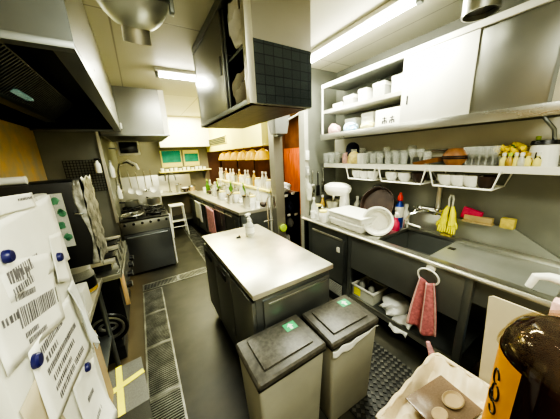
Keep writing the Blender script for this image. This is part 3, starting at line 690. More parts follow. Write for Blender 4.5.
# more kitchen clutter: utensils by the range, bowls on the far worktable, tools on the dividing wall
for k, (x, z) in enumerate(((-.16, 1.02), (-.06, .99), (.14, 1.01))):
    u = thing('skimmer', f"steel skimmer hanging behind the range, {ORD[k]} from the alcove wall", 'utensil', (x, 4.255, z), 0, 'utensils behind the range', world=True)
    MB().tube([(x, 4.25, z+.34), (x+.01, 4.24, z+.05)], .006).build('handle', 'chrome', u)
    MB().lathe([(0, -.005), (.05, -.003), (.055, .004), (.05, .003), (0, .001)], T=Matrix.Translation((x+.01, 4.235, z+.02)) @ Matrix.Rotation(PI/2-.15, 4, 'X')).build('disc', 'steel_top', u)
for k, (x, y, nm) in enumerate(((.10, 5.2, 'steel_canister'), (.24, 5.25, 'plate_stack'), (.66, 5.22, 'steel_canister'), (.80, 5.3, 'white_bowl'), (.92, 5.2, 'brass_pot'), (.78, 5.12, 'dark_bowl'))):
    make(nm, (x, y, .80), f"{nm.replace('_', ' ')} on the far worktable under the menu boards, {ORD[k]} thing along it", sc=1.15)
for k, (x, z, m_) in enumerate(((1.68, 1.22, 'chrome'), (1.76, 1.20, 'black'), (1.84, 1.24, 'chrome'))):
    u = thing('hanging_spatula', f"{'black' if m_ == 'black' else 'steel'} spatula hung on dividing wall above the canisters, {ORD[k]} from the white post", 'utensil', (x, 1.99, z-.2), 0, 'utensils on the dividing wall', world=True)
    MB().tube([(x, 1.992, z+.08), (x, 1.99, z-.08)], .006).build('handle', m_, u)
    MB().box(x-.025, 1.986, z-.20, x+.025, 1.992, z-.08, .002).build('blade', m_, u)
    MB().cyl((x, 2.0, z+.07), (x, 1.985, z+.07), .004).build('hook', 'white', u)
for k, (x, y, nm) in enumerate(((1.53, 1.74, 'white_cup'), (1.60, 1.88, 'clear_bottle'), (1.71, 1.80, 'white_cup'), (1.90, 1.90, 'steel_canister'))):
    make(nm, (x, y, .80), ['second white cup at counter edge behind the white jar', 'clear bottle near the white post on sink counter', 'white cup just before the mixer base', 'steel canister in back corner beside the mixer'][k], sc=.9)

# ================================================================== CENTRE: hanging cabinet, island, bins
t = thing('hanging_cabinet', 'steel cabinet hung from ceiling over the island', 'cabinet', (.72, 1.6, 1.75), world=True)
X0, X1, Y0, Y1, Z0 = .52, .91, 1.085, 2.09, 1.75
MB().box(X0, Y0, Z0, X1, Y1, Z0+.02).box(X1-.015, Y0, Z0+.02, X1, Y1, CZ-.002).box(X0, Y1-.015, Z0+.02, X1-.015, Y1, CZ-.002).build('carcass', 'steel', t)
MB().box(X0+.03, Y0, Z0+.02, X1-.015, Y0+.015, CZ-.002).build('end_panel', 'steel_dark', t)
MB().box(X0+.035, Y0-.006, Z0+.004, X1-.002, Y0, 2.035).build('squared_panel', 'squares', t)
MB().box(X0+.035, Y0-.004, 2.037, X1-.002, Y0, CZ-.004).build('upper_plate', 'steel_wall', t)
MB().box(X0+.02, Y0+.02, Z0-.004, X1-.02, Y1-.02, Z0).build('underside', 'brown_reflection_steel', t)
MB().box(X0-.004, Y0-.008, Z0, X0+.034, Y0+.03, CZ-.002, .002).build('corner_post', 'steel_top', t)
MB().box(X0-.004, Y0+.03, Z0, X0+.03, Y1, Z0+.025, .002).build('door_track', 'steel_dark', t)
MB().box(X0-.004, Y0+.03, 2.30, X0+.03, Y1, CZ-.002, .002).build('door_track', 'steel_dark', t)
d_ = MB().box(X0+.002, 1.42, Z0+.026, X0+.014, 2.07, 2.299, .002).build('sliding_door', 'steel_mid', t)
MB().box(X0-.002, 1.45, 1.98, X0+.003, 1.47, 2.08).build('handle', 'black', d_)
MB().box(X0+.016, 1.40, Z0+.026, X0+.028, 1.44, 2.299, .002).build('door_edge', 'steel_dark', t)
MB().box(X0+.03, Y0+.03, 2.03, X1-.016, Y1-.016, 2.045).build('shelf', 'steel_dark', t)
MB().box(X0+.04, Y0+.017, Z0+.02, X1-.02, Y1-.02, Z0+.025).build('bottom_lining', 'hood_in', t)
single(MB().blob((.605, 1.25, 2.135), .07, .10, .10, 3, .3), 'plastic_bag', 'bag', 'white plastic bag on the upper shelf of hanging cabinet', 'bag')
single(MB().blob((.605, 1.27, 1.853), .065, .11, .10, 4, .3), 'plastic_bag', 'cloud', 'cloudy plastic bag on the lower shelf of hanging cabinet', 'bag')
single(MB().surf(lambda u, v: (.548+.008*math.sin(8*u), 1.20+.17*u, 2.29-.10*v-.03*u+.01*math.sin(11*u)), 10, 10), 'plastic_sheet', 'bag', 'white plastic sheet hanging inside top of hanging cabinet', 'plastic', solid=.003)

t = thing('island_refrigerator', 'low steel worktop refrigerator island in the middle of the floor', 'refrigerator', (.665, 1.47, 0), world=True)
ix0, ix1, iy0, iy1 = .385, .955, .935, 2.03
MB().box(ix0+.02, iy0+.02, .10, ix1-.02, iy1-.02, .76, .004).build('body', 'steel_smoke', t)
MB().box(ix0, iy0, .768, ix1, iy1, .80, .004).build('worktop', mat('bright_worktop', (.66, .64, .53), .33, .75, .14, 5), t)
for k, (y0, y1) in enumerate(((1.30, 1.655), (1.665, 2.005))):
    d_ = MB().box(ix0-.002, y0, .13, ix0+.02, y1, .74, .005).build('door', 'steel_dark', t)
    MB().box(ix0-.010, y0+.08, .655, ix0-.001, y1-.08, .70, .003).build('handle', 'black', d_)
MB().box(ix0-.002, .955, .13, ix0+.02, 1.29, .74, .005).build('compressor_panel', 'steel_dark', t)
MB().box(ix0+.06, iy0+.004, .13, ix1-.03, iy0+.02, .735, .004).build('end_panel', 'steel_dark', t)
MB().box(ix0+.09, iy0-.002, .705, ix1-.05, iy0+.006, .715, .002).build('seam_strip', 'steel', t)
for x in (ix0+.06, ix1-.06):
    for y in (iy0+.06, iy1-.06): MB().lathe([(0, 0), (.03, 0), (.02, .02), (.016, .10), (0, .10)], (x, y, 0)).build('leg', 'steel_dark', t)
# sanitizer bottle on island
t = thing('pump_bottle', 'clear white pump bottle on the far edge of island top', 'bottle', (.75, 1.76, .80), .5)
MB().lathe([(0, 0), (.036, 0), (.04, .01), (.04, .085), (.03, .11), (.015, .125), (.015, .14), (0, .14)]).build('bottle_body', 'cloud', t)
MB().lathe([(.0405, .03), (.041, .03), (.041, .08), (.0405, .08)]).build('label_band', 'white', t)
MB().lathe([(0, .139), (.017, .139), (.017, .16), (.006, .162), (.006, .19), (0, .19)]).build('collar', 'white', t)
MB().box(-.045, -.010, .187, .018, .010, .205, .004).build('pump_head', 'white', t)
single(MB().box(.62, 1.76, .80, .66, 1.775, .812, .003).box(.645, 1.762, .812, .652, 1.773, .822), 'paper_clip', 'black', 'small black clip lying at far end of island top', 'clip')

def bin_(loc, rz, w, d, h, label, liner=False, sx=1):
    t = thing('waste_bin', label, 'bin', loc, rz, 'bins in front of the island')
    b = MB(); b.frust((-w*.42, -d*.40, w*.42, d*.40), 0, (-w*.475, -d*.465, w*.475, d*.465), h-.05, .018); b.build('body', 'binbody', t)
    l = MB(); l.box(-w/2, -d/2, h-.055, w/2, d/2, h-.012, .022, 3)
    ld = l.build('lid', 'binlid', t)
    MB().box(-w/2+.005, -d/2+.005, h-.062, w/2-.005, d/2-.005, h-.050, .004).build('rim', 'black', t)
    fl = MB().box(-w*.36, -d*.34, h-.013, w*.36, d*.36, h-.002, .006).build('flap', 'binflap', ld)
    st = MB().box(w*.16, d*.10, h-.0025, w*.34, d*.30, h-.001).build('recycling_sticker', 'green', ld)
    # white arrow mark on the sticker
    ar = MB(); cx, cy = w*.25, d*.20
    ar.prism([(cx-.008, cy-.022, h-.001), (cx+.008, cy-.022, h-.001), (cx+.008, cy, h-.001), (cx+.020, cy, h-.001), (cx, cy+.020, h-.001), (cx-.020, cy, h-.001), (cx-.008, cy, h-.001)], (0, 0, .0006)).build('arrow_mark', 'white', st)
    if liner:
        MB().surf(lambda u, v: ((u-.5)*w*.955, -d*.47-.006-.004*math.sin(20*u), h-.06-.05*v*(.5+.5*math.sin(4*u+.6))-.004*math.sin(25*u)), 24, 5).build('bag_edge', 'bag', t, solid=.002)
        MB().surf(lambda u, v: (w*.482+.006, (u-.5)*d*.9, h-.06-.04*v*(.6+.4*math.sin(5*u))), 12, 4).build('bag_edge', 'bag', t, solid=.002)
    return t
bin_((.452, .795, 0), .0, .385, .265, .60, 'grey plastic bin with brown lid touching the island corner')
bin_((.835, .765, 0), -.05, .355, .27, .60, 'grey plastic bin with white liner showing under brown lid', True)

# ================================================================== RIGHT: sink line
t = thing('undercounter_refrigerator', 'dark steel undercounter refrigerator at the left end of sink counter', 'refrigerator', (1.75, 1.58, 0), world=True)
MB().box(1.50, 1.30, .08, 2.04, 1.86, .76, .005).build('body', 'steel_smoke', t)
d_ = MB().box(1.47, 1.32, .25, 1.50, 1.76, .69, .006).build('door', 'steel_dark', t)
MB().box(1.462, 1.33, .695, 1.472, 1.75, .715, .003).build('handle', 'steel_top', d_)
MB().box(1.466, 1.36, .57, 1.471, 1.40, .62).build('green_badge', 'white', d_)
gr = MB()
for i in range(7): gr.box(1.478, 1.34, .10+.018*i, 1.49, 1.55, .11+.018*i)
gr.build('grille', 'grey', t)
MB().box(1.472, 1.57, .1, 1.49, 1.75, .23, .003).build('control_panel', 'steel', t)
MB().box(1.49, 1.30, 0, 2.03, 1.85, .08).build('plinth', 'black', t)
# sink counter
t = thing('sink_counter', 'long stainless sink counter with wide basin along the right wall', 'sink', (1.76, .95, 0), world=True)
bx0, bx1, by0, by1, bz = 1.535, 1.985, .10, 1.02, .60
ct = MB()
ct.box(1.475, by1, .765, 2.03, 1.93, .80, .004)                       # drainboard left of the basin
ct.box(1.475, .03, .765, bx0, by1, .80, .004).box(bx1, .03, .765, 2.03, by1, .80, .004).box(bx0, .03, .765, bx1, by0, .80, .004)
ct.build('countertop', 'steel_h', t)
bs = MB()
bs.box(bx0-.003, by0-.003, bz, bx1+.003, by1+.003, bz+.006).box(bx0-.006, by0, bz, bx0, by1, .775).box(bx1, by0, bz, bx1+.006, by1, .775).box(bx0, by0-.006, bz, bx1, by0, .775).box(bx0, by1, bz, bx1, by1+.006, .775)
bs.build('basin', 'steel_soft', t)
db = MB().box(bx0, by0, .765, bx1, .66, .778, .003)
db.build('drainboard', 'steel_drain', t)
MB().box(1.80, .60, .7782, 1.84, .64, .7812).build('drain_slot', 'black', t)
MB().lathe([(0, 0), (.05, 0), (.05, .006), (.03, .008), (0, .004)], (1.76, .85, bz+.006)).build('drain_strainer', 'steel_dark', t)
MB().prism([(2.03, .12, .80), (2.03, 1.93, .80), (2.03, 1.93, .95), (2.03, .37, .95), (2.03, .14, .805)], (.015, 0, 0)).build('splashback', 'steel_drain', t)
MB().box(1.49, .42, .46, 1.505, 1.27, .765, .003).build('apron', 'steel_soft', t)
MB().tube([(1.47, .03, .785), (1.47, 1.93, .785)], .012).build('front_edge', 'steel_top', t)
sh = MB().box(1.50, .40, .16, 2.0, 1.26, .18, .003).build('lower_shelf', 'steel_dark', t)
MB().box(1.49, .40, .14, 1.505, 1.26, .185, .003).build('lip', 'steel', sh)
for y in (.40, 1.265):
    for x in (1.505, 2.0): MB().box(x-.018, y-.018, 0, x+.018, y+.018, .765, .003).build('leg', 'steel_dark', t)
MB().box(1.49, .385, .0, 1.515, .425, .765, .003).build('front_leg', 'steel_dark', t)
for x in (1.505, 2.0): MB().box(x-.018, 1.885, 0, x+.018, 1.92, .765, .003).build('leg', 'black', t)
# towel ring + towel
t = thing('towel_ring', 'white plastic towel ring stuck on the sink front', 'towel ring', (1.485, .60, .69), world=True)
MB().lathe([(0, 0), (.028, 0), (.026, .014), (.012, .022), (0, .024)], T=Matrix.Translation((1.489, .60, .745)) @ Matrix.Rotation(-PI/2, 4, 'Y')).build('suction_cup', 'white', t)
MB().tube([(1.46-.008*math.cos(a), .60+.062*math.sin(a), .69+.055*math.cos(a)*1.0-.0) for a in [2*PI*q/24 for q in range(24)]], .0055, 8, True).build('ring', 'white', t)
t = thing('hand_towel', 'pink hand towel with pale edges hanging from the white ring', 'towel', (1.45, .60, .25), world=True)
def tw(u, v, e=0):
    w = .042+.030*v+.015*math.sin(2*v)
    return (1.452+.016*math.sin(10*u+1)*(.3+v)-e, .60+(u-.5)*2*w, .665-.38*v-.012*math.sin(4*u))
MB().surf(tw, 26, 22).build('cloth', 'pink', t, solid=.008)
for u0 in (.0, .44, .93):
    MB().surf(lambda u, v: tw(u0+.07*u, v, .005), 3, 22).build('pale_stripe', 'pinklight', t, solid=.003)
# things on lower shelf
t = thing('storage_basket', 'clear white basket of bottles on shelf under the sink', 'basket', (1.62, 1.13, .181))
b_ = MB(); b_.box(-.10, -.11, 0, .10, .11, .008).box(-.10, -.11, .008, -.094, .11, .11).box(.094, -.11, .008, .10, .11, .11).box(-.094, -.11, .008, .094, -.104, .11).box(-.094, .104, .008, .094, .11, .11); b_.build('tub', 'cloud', t)
MB().box(-.108, -.118, .10, .108, -.10, .115, .003).box(-.108, .10, .10, .108, .118, .115, .003).box(-.108, -.10, .10, -.09, .10, .115, .003).box(.09, -.10, .10, .108, .10, .115, .003).build('rim', 'white', t)
MB().box(-.103, .02, .02, -.1005, .09, .09).build('yellow_label', 'yellow', t)
for k, (dx, dy, m_) in enumerate(((-.04, -.05, 'grey'), (.03, .0, 'black'), (-.04, .05, 'grey'))):
    single(MB().lathe([(0, 0), (.026, 0), (.026, .11), (.012, .13), (0, .13)], (1.62+dx, 1.13+dy, .19)), 'spray_can', m_, f"{['grey can nearer the towel', 'black can in the middle', 'grey can nearer the small refrigerator'][k]} inside the clear basket under the sink", 'can', 'cans in the basket')
single(MB().blob((1.63, .88, .235), .13, .105, .07, 11, .2), 'plastic_bag', 'bag', 'flat white plastic bag on shelf under the sink beside basket', 'bag')
single(MB().surf(lambda u, v: (1.49+.11*v+.008*math.sin(9*u)-.02*(1-v), .70+.14*u, .215-.09*(1-v)**2+.012*math.sin(7*u+5*v)), 14, 10), 'white_cloth', 'bag', 'white cloth drooping over shelf edge behind the pink towel', 'cloth', solid=.006)
t = thing('spray_bottle', 'white bottle with pink cap standing on floor before the sink leg', 'bottle', (1.40, .49, 0), .4)
MB().lathe([(0, 0), (.038, 0), (.04, .01), (.04, .12), (.016, .17), (.016, .19), (0, .19)]).build('bottle_body', 'cloud', t)
MB().cyl((0, 0, .188), (.02, .035, .27), .022, .012).build('cap', 'pinkcloth', t)
single(MB().blob((1.83, .21, .155), .13, .13, .20, 15, .2), 'rubbish_bag', 'bluebag', 'blue plastic rubbish bag in the dark gap under the sink', 'bag')
single(MB().blob((1.585, .28, .10), .065, .06, .12, 16, .25), 'rubbish_bag', 'darkpan', 'dark brown bag beside the blue bag under the sink', 'bag')

# on the counter, left to right
t = thing('stand_mixer', 'white stand mixer with steel bowl at counter corner', 'mixer', (1.83, 1.75, .80), math.radians(100))
MB().box(-.15, -.09, 0, .12, .09, .03, .012).build('base', 'white', t)
MB().frust((-.14, -.05, -.05, .05), .03, (-.13, -.04, -.06, .04), .25, .01).build('column', 'white', t)
MB().lathe([(0, -.075), (.10, -.07), (.135, -.03), (.14, .0), (.135, .03), (.08, .06), (0, .065)], (0, 0, .30), T=None, sx=1.15, sy=.85).build('head', 'enamel', t)
MB().lathe([(0, 0), (.06, 0), (.085, .10), (.088, .13), (.082, .13), (.055, .008), (0, .008)], (.05, 0, .031)).build('bowl', 'steel_top', t)
MB().cyl((.05, 0, .12), (.05, 0, .23), .018).build('beater', 'chrome', t)
t = thing('dish_tray', 'white plastic tray stack with lid on the sink counter', 'tray', (1.65, 1.355, .80), math.radians(-4))
MB().frust((-.12, -.19, .12, .19), 0, (-.14, -.21, .14, .21), .07, .012).build('tray', 'white', t)
MB().frust((-.12, -.19, .12, .19), .068, (-.145, -.215, .145, .215), .13, .012).build('tray', 'porcelain', t)
MB().box(-.15, -.22, .128, .15, .22, .142, .006).build('lid', 'white', t)
# dark round pan leaning on wall behind tray
t = thing('round_pan', 'dark brown round pan leaning on wall behind white trays', 'pan', (1.90, 1.28, .80))
T = Matrix.Translation((0.0, 0, .178)) @ Matrix.Rotation(math.radians(-68), 4, 'Y')
MB().lathe([(0, 0), (.15, 0), (.17, .02), (.175, .045), (.165, .045), (.15, .012), (0, .012)], seg=32, T=T).build('pan_body', 'darkpan', t)
MB().tube([(-.02, -.06, .345), (-.03, -.03, .37), (-.03, .03, .37), (-.02, .06, .345)], .007).build('handle', 'black', t)
# white bowl leaning
t = thing('white_basin', 'round white basin tilted on its side at the sink edge', 'basin', (1.62, 1.11, .80))
T = Matrix.Translation((0, -.02, .118)) @ Matrix.Rotation(math.radians(30), 4, 'Z') @ Matrix.Rotation(math.radians(-75), 4, 'Y')
MB().lathe([(0, -.08), (.07, -.08), (.085, -.07), (.115, .02), (.122, .022), (.122, .03), (.108, .03), (.078, -.062), (0, -.068)], seg=32, T=T).build('bowl', 'enamel', t)
# small white items at left corner
for k, (x, y, nm, lab) in enumerate(((1.55, 1.83, 'white_cup', 'white cup at left front corner of sink counter'), (1.58, 1.72, 'steel_canister', 'steel canister on sink counter before the mixer'), (1.52, 1.64, 'white_jar', 'white jar at counter edge beside the white trays'), (1.66, 1.88, 'white_jar', 'white jar by the divider wall on sink counter'), (1.76, 1.91, 'sauce_bottle', 'amber bottle by the divider wall on sink counter'), (1.64, 1.79, 'glass_tumbler', 'clear tumbler between canister and jar on sink counter'))):
    make(nm, (x, y, .80), lab, sc=.9)
for k, (y, m_, h) in enumerate(((1.60, 'white', .2), (1.52, 'darkpan', .2), (1.42, 'white', .22), (1.06, 'white', .2))):
    t = thing('detergent_bottle', ['white bottle behind the mixer bowl on counter', 'dark bottle behind white trays on counter', 'white bottle behind the dark pan on counter', 'white bottle against wall left of the blue bottle'][k], 'bottle', (1.985 if k != 1 else 1.975, y, .80), 0, 'bottles along the splashback')
    MB().lathe([(0, 0), (.032, 0), (.034, .01), (.034, h*.65), (.014, h*.8), (.014, h*.92), (0, h*.92)]).build('bottle_body', m_, t)
    MB().lathe([(0, h*.91), (.017, h*.91), (.017, h*1.05), (0, h*1.05)]).build('cap', ['white', 'brownlac', 'grey', 'white'][k], t)
t = thing('detergent_bottle', 'tall blue and white bottle with red cap by the sink', 'bottle', (1.93, 1.09, .80), .3)
MB().lathe([(0, 0), (.045, 0), (.048, .012), (.048, .13), (.046, .2), (.02, .235), (.02, .25), (0, .25)], sx=1, sy=.75).build('bottle_body', 'blue', t)
MB().lathe([(.0485, .10), (.0492, .10), (.0492, .185), (.0475, .195)], sx=1, sy=.76).build('white_label', 'white', t)
MB().lathe([(0, .249), (.024, .249), (.022, .285), (.012, .30), (.01, .32), (0, .32)]).build('cap', 'red', t)
t = thing('spray_bottle', 'small pink spray bottle in front of the blue bottle', 'bottle', (1.83, 1.055, .80), .8)
MB().lathe([(0, 0), (.032, 0), (.035, .01), (.03, .07), (.014, .10), (.014, .115), (0, .115)]).build('bottle_body', 'magenta', t)
MB().box(-.012, -.010, .114, .012, .010, .14, .003).box(-.04, -.008, .138, .016, .008, .16, .004).build('sprayer', 'white', t)
# faucet
t = thing('sink_faucet', 'chrome wall faucet with cross handles over the basin', 'faucet', (2.0, .88, .94), world=True)
MB().cyl((2.045, .95, 1.0), (1.98, .95, 1.0), .018).cyl((2.045, .79, 1.0), (1.98, .79, 1.0), .018).cyl((1.985, .95, 1.0), (1.985, .79, 1.0), .02).build('body', 'chrome', t)
for y in (.95, .79):
    h_ = MB().cyl((1.98, y, 1.0), (1.94, y, 1.0), .012)
    for a in range(4): h_.cyl((1.94, y, 1.0), (1.94, y+.03*math.cos(a*PI/2+.5), 1.0+.03*math.sin(a*PI/2+.5)), .007, seg=8)
    h_.build('handle', 'chrome', t)
MB().tube([(1.97, .87, .99), (1.93, .90, .99), (1.87, .96, .96), (1.84, .98, .90), (1.84, .98, .84)], .012).build('spout', 'chrome', t)
MB().tube([(2.03, .83, 1.0), (2.03, .83, 1.18)], .018).build('supply_pipe', 'steel_top', t)
single(MB().box(1.80, .87, .785, 1.93, .96, .80, .004, T=Matrix.Translation((1.86, .91, .86)) @ Matrix.Rotation(.5, 4, 'Y') @ Matrix.Rotation(.4, 4, 'Z') @ Matrix.Translation((-1.86, -.91, -.79))), 'scouring_pad', 'steel_top', 'flat grey square pad propped on basin edge under the faucet', 'pad')
# gloves on clip
t = thing('rubber_gloves', 'pair of yellow rubber gloves hanging from a white clip', 'gloves', (1.99, .73, .80), world=True)
for sg in (-1, 1):
    y = .73+.034*sg
    g = MB()
    g.tube([(2.0, y*.6+.73*.4, 1.05), (1.99, y, 1.0), (1.985, y+.006*sg, .92), (1.98, y+.008*sg, .88)], [.014, .026, .036, .034], 12)
    for f in range(4): g.tube([(1.98, y+.008*sg+(-.026+.0175*f), .885), (1.972, y+.010*sg+(-.032+.021*f), .84), (1.965, y+.010*sg+(-.034+.022*f), .81-.006*(f in (1, 2)))], [.0105, .0095, .007], 8)
    g.tube([(1.98, y+.03*sg, .92), (1.97, y+.055*sg, .89), (1.965, y+.06*sg, .86)], [.012, .010, .007], 8)
    g.build('glove', 'yellow', t)
MB().tube([(2.0, .715, 1.02), (2.0, .71, 1.12), (2.0, .72, 1.15), (2.0, .74, 1.15), (2.0, .75, 1.12), (2.0, .745, 1.02)], .009).build('clip', 'white', t)
t.scale = (.8, .72, .86); t.location.z = .83
single(MB().box(-.06, -.045, 0, .06, .045, .025, .008).xf(Matrix.Translation((2.005, .60, 1.0)) @ Matrix.Rotation(.25, 4, 'X') @ Matrix.Rotation(PI/2-.15, 4, 'Y') @ Matrix.Rotation(PI/2, 4, 'Z')), 'sponge', 'magenta', 'crimson sponge leaning on wall above the tan board', 'sponge')
single(MB().box(1.975, .47, .951, 2.035, .64, .96, .002).box(1.99, .475, .96, 2.03, .635, 1.0, .004), 'scrub_board', 'tan', 'tan rectangular block on splashback ledge right of the gloves', 'block')
single(MB().box(1.985, .365, .951, 2.035, .435, 1.02, .008), 'sponge', 'yellow2', 'yellow sponge standing on splashback ledge at its sloping end', 'sponge')
single(MB().box(1.986, .70, .801, 2.028, .77, .815, .004), 'sponge', 'yellow2', 'pale sponge at rim of basin under the yellow gloves', 'sponge')

# upper shelf, rail, baskets
t = thing('wall_shelf', 'long steel wall shelf of glassware above the sink', 'shelf', (1.92, 1.0, 1.34), world=True)
MB().box(1.80, .06, 1.335, 2.045, 1.93, 1.36, .004).build('board', 'steel_top', t)
MB().box(1.795, .06, 1.33, 1.805, 1.93, 1.372, .002).build('front_lip', 'white', t)
for y in (.12, .83, 1.6): MB().prism([(2.045, y, 1.20), (2.045, y, 1.335), (1.86, y, 1.335)], (0, .012, 0)).build('bracket', 'steel_top', t)
MB().tube([(2.0, .06, 1.47), (2.0, 1.93, 1.47)], .010).build('rail', 'chrome', t)
MB().tube([(2.0, .08, 1.47), (2.04, .08, 1.47)], .01).tube([(2.0, 1.9, 1.47), (2.04, 1.9, 1.47)], .01).build('rail_mount', 'chrome', t)
for k, (y0, y1) in enumerate(((1.60, 1.26), (1.23, .84), (.815, .43))):
    t = thing('wire_basket', ['white wire basket under shelf behind the white mixer', 'white wire basket under shelf above the blue bottle', 'long white wire basket under shelf above the yellow gloves'][k], 'basket', (1.9, (y0+y1)/2, 1.20), 0, 'baskets hung under the shelf', world=True)
    fr = MB(); zb = 1.225
    fr.tube([(1.79, y0, 1.345), (1.80, y0-.03, zb), (1.80, y1+.03, zb), (1.79, y1, 1.345)], .006)
    fr.tube([(2.03, y0, 1.33), (2.03, y0-.03, zb), (2.03, y1+.03, zb), (2.03, y1, 1.33)], .006)
    for y in (y0-.03, y1+.03): fr.tube([(1.80, y, zb), (2.03, y, zb)], .005)
    for y in (y0-.005, y1+.005): fr.tube([(1.79, y, 1.325), (2.03, y, 1.325)], .004)
    fr.build('frame', 'white', t)
    g = MB()
    for i in range(9): y = y0-.03+(y1-y0+.06)*(i+.5)/9; g.tube([(1.80, y, zb), (2.03, y, zb)], .002, 5)
    for i in range(5): x = 1.83+.045*i; g.tube([(x, y0-.03, zb), (x, y1+.03, zb)], .002, 5)
    g.build('wire_grid', 'white', t)
    n = 3 if k < 2 else 4
    for i in range(n):
        y = y0-.08+(y1-y0+.16)*i/(n-1)
        dark = (k == 1 and i == n-1) or (k == 2 and i == n-1)
        lab = f"{'dark' if dark else 'white'} bowl stack in the {['basket behind mixer', 'basket above blue bottle', 'basket above gloves'][k]}, {ORD[i]} from the mixer side"
        single(MB().lathe([(0, 0), (.03, 0), (.05, .035), (.052, .06), (.055, .075), (.05, .075), (0, .02)], (1.87, y, zb+.004)), 'bowl_stack', 'darkpan' if dark else 'porcelain', lab, 'bowls', 'bowls in the baskets')
# glassware on the shelf
gx = [(1.70, 'c'), (1.64, 'g'), (1.58, 'g')]
def shelf_y(px): return W(px, 160, x=1.9).y
def glass(px, x, label, sc=1., m_='glass', prof=TUMB, name='glass_tumbler', cat='glass', group='glasses on the shelf'):
    y = shelf_y(px)
    o = MB().lathe([(r*sc, z*sc) for r, z in prof], seg=16).build(name, m_)
    o.location = (x, W(px, 160, x=x).y, 1.3605); return tag(o, label, cat, group)
WINE = [(0, 0), (.03, 0), (.03, .004), (.006, .01), (.005, .06), (.03, .09), (.034, .13), (.03, .15), (.027, .15), (.03, .125), (.026, .095), (0, .068)]
for k, px in enumerate((326, 332, 338)):
    glass(px, 1.88, f'clear glass on left end of the shelf, {ORD[k]} from the white post', 1.0)
for k, px in enumerate((325, 331, 337)):
    glass(px, 1.97, f'clear glass in back row at left end of shelf, {ORD[k]} from the white post', 1.1)
for k, px in enumerate((366, 373, 380, 388, 396, 404, 412, 420, 427)):
    glass(px, 1.86, f'clear glass in front row mid-shelf, {ORD[k]} from the yellow bag', .85, prof=WINE if k in (6, 7) else TUMB)
for k, px in enumerate((362, 370, 378, 386, 395, 403, 411)):
    glass(px, 1.96, f'clear glass in back row mid-shelf, {ORD[k]} from the yellow bag', 1.05, prof=TUMB if k % 3 else WINE)
for k, px in enumerate((466, 472, 479, 486, 493)):
    glass(px, 1.88, f'clear stemmed glass in front row right of the brown bowls, {ORD[k]} along', .85, prof=WINE)
for k, px in enumerate((468, 476, 484, 492, 499)):
    glass(px, 1.97, f'clear glass in back row right of the brown bowls, {ORD[k]} along', 1.05)
# dark cap + yellow bag + cup at left
single(MB().blob((1.93, 1.64, 1.445), .07, .075, .12, 31, .2), 'dark_bag', 'navy', 'dark navy bag on the shelf behind the yellow bag', 'bag')
t = thing('yellow_bag', 'clear bag of yellow food leaning on the shelf edge', 'bag', (1.84, 1.55, 1.361), .4)
MB().blob((0, 0, .055), .035, .055, .08, 33, .25).build('bag_body', mat('pale_yellow_bag', (.80, .68, .28), .35, 0, .25, 18, .4), t)
MB().surf(lambda u, v: (.02*math.sin(7*u), -.03+.06*u, .10+.05*v), 8, 3).build('bag_neck', 'cloud', t, solid=.002)
single(MB().blob((1.86, 1.66, 1.41), .05, .03, .065, 35, .3), 'pink_cloth', 'pinklight', 'pale pink crumpled wrapper beside the yellow bag on shelf', 'cloth')
make('white_cup', (1.87, 1.47, 1.3605), 'white cup stack right of the yellow bag on shelf', sc=1.35)
# wooden dish + brown bowls
single(MB().prism([(1.84, 0, 1.37), (1.92, 0, 1.37), (1.94, 0, 1.40), (1.82, 0, 1.40)], (0, .17, 0)).xf(Matrix.Translation((0, .78, 0)) @ Matrix.Translation((0, 0, 1.37)) @ Matrix.Rotation(-.22, 4, 'X') @ Matrix.Translation((0, 0, -1.345))), 'wooden_dish', 'woodboat', 'reddish wooden boat-shaped dish tilted on shelf beside brown bowls', 'dish')
for k in range(2):
    t = thing('lacquer_bowl', ['brown lacquer bowl, bottom of the stack on the shelf', 'brown lacquer bowl upside down on top of the stack'][k], 'bowl', (1.87, .70, 1.3605+.062*k), 0, 'brown bowls on the shelf')
    if k == 0: MB().lathe([(0, 0), (.04, 0), (.045, .008), (.068, .045), (.07, .06), (.064, .06), (.04, .014), (0, .012)], seg=24).build('bowl', 'woodboat', t)
    else: MB().lathe([(.072, 0), (.07, .02), (.05, .05), (.04, .06), (0, .062)], seg=24).build('bowl', 'woodboat', t)
    MB().lathe([(.0705, .052 if k == 0 else .002), (.074, .052 if k == 0 else .002), (.074, .06 if k == 0 else .012), (.0705, .06 if k == 0 else .012)], seg=24).build('dark_band', 'darkpan', t)
# flowers / jars to the right
t = thing('flower_bunch', 'bunch of yellow artificial flowers in a clear pot on shelf', 'flowers', (1.93, W(513, 150, x=1.93).y, 1.3605))
MB().lathe([(0, 0), (.05, 0), (.06, .06), (.056, .06), (.046, .006), (0, .006)]).build('pot', 'cloud', t)
fm = MB(); rf = random.Random(5)
for i in range(34):
    a = rf.uniform(0, 2*PI); r = .07*math.sqrt(rf.random())
    fm.blob((r*math.cos(a)*.7, r*math.sin(a)*1.05, .085+.05*rf.random()-r*.25), .017, .017, .015, i, .5, False, 2)
fm.build('petals', 'flower', t)
MB().cyl((0, 0, .01), (0, 0, .13), .012).build('stems', 'greenglass', t)
SP = [(0, 0), (.018, 0), (.02, .006), (.02, .05), (.010, .07), (.010, .08), (0, .08)]
for k, (px, m_, x) in enumerate(((504, 'cream', 1.84), (510, 'amber', 1.83), (516, 'cream', 1.84), (522, 'cloud', 1.83), (528, 'cream', 1.84), (533, 'amber', 1.86), (538, 'cream', 1.84))):
    t = thing('spice_bottle', f"small spice bottle in front of the flowers, {ORD[k]} from the basket side", 'bottle', (x, W(px, 158, x=x).y, 1.3605), 0, 'spice bottles on the shelf')
    MB().lathe([(r*.85, z*.85) for r, z in SP], seg=12).build('bottle_body', m_, t)
    MB().lathe([(0, .067), (.010, .067), (.010, .085), (0, .086)], seg=12).build('cap', ['white', 'limegreen', 'white', 'white', 'amber', 'white', 'white'][k], t)
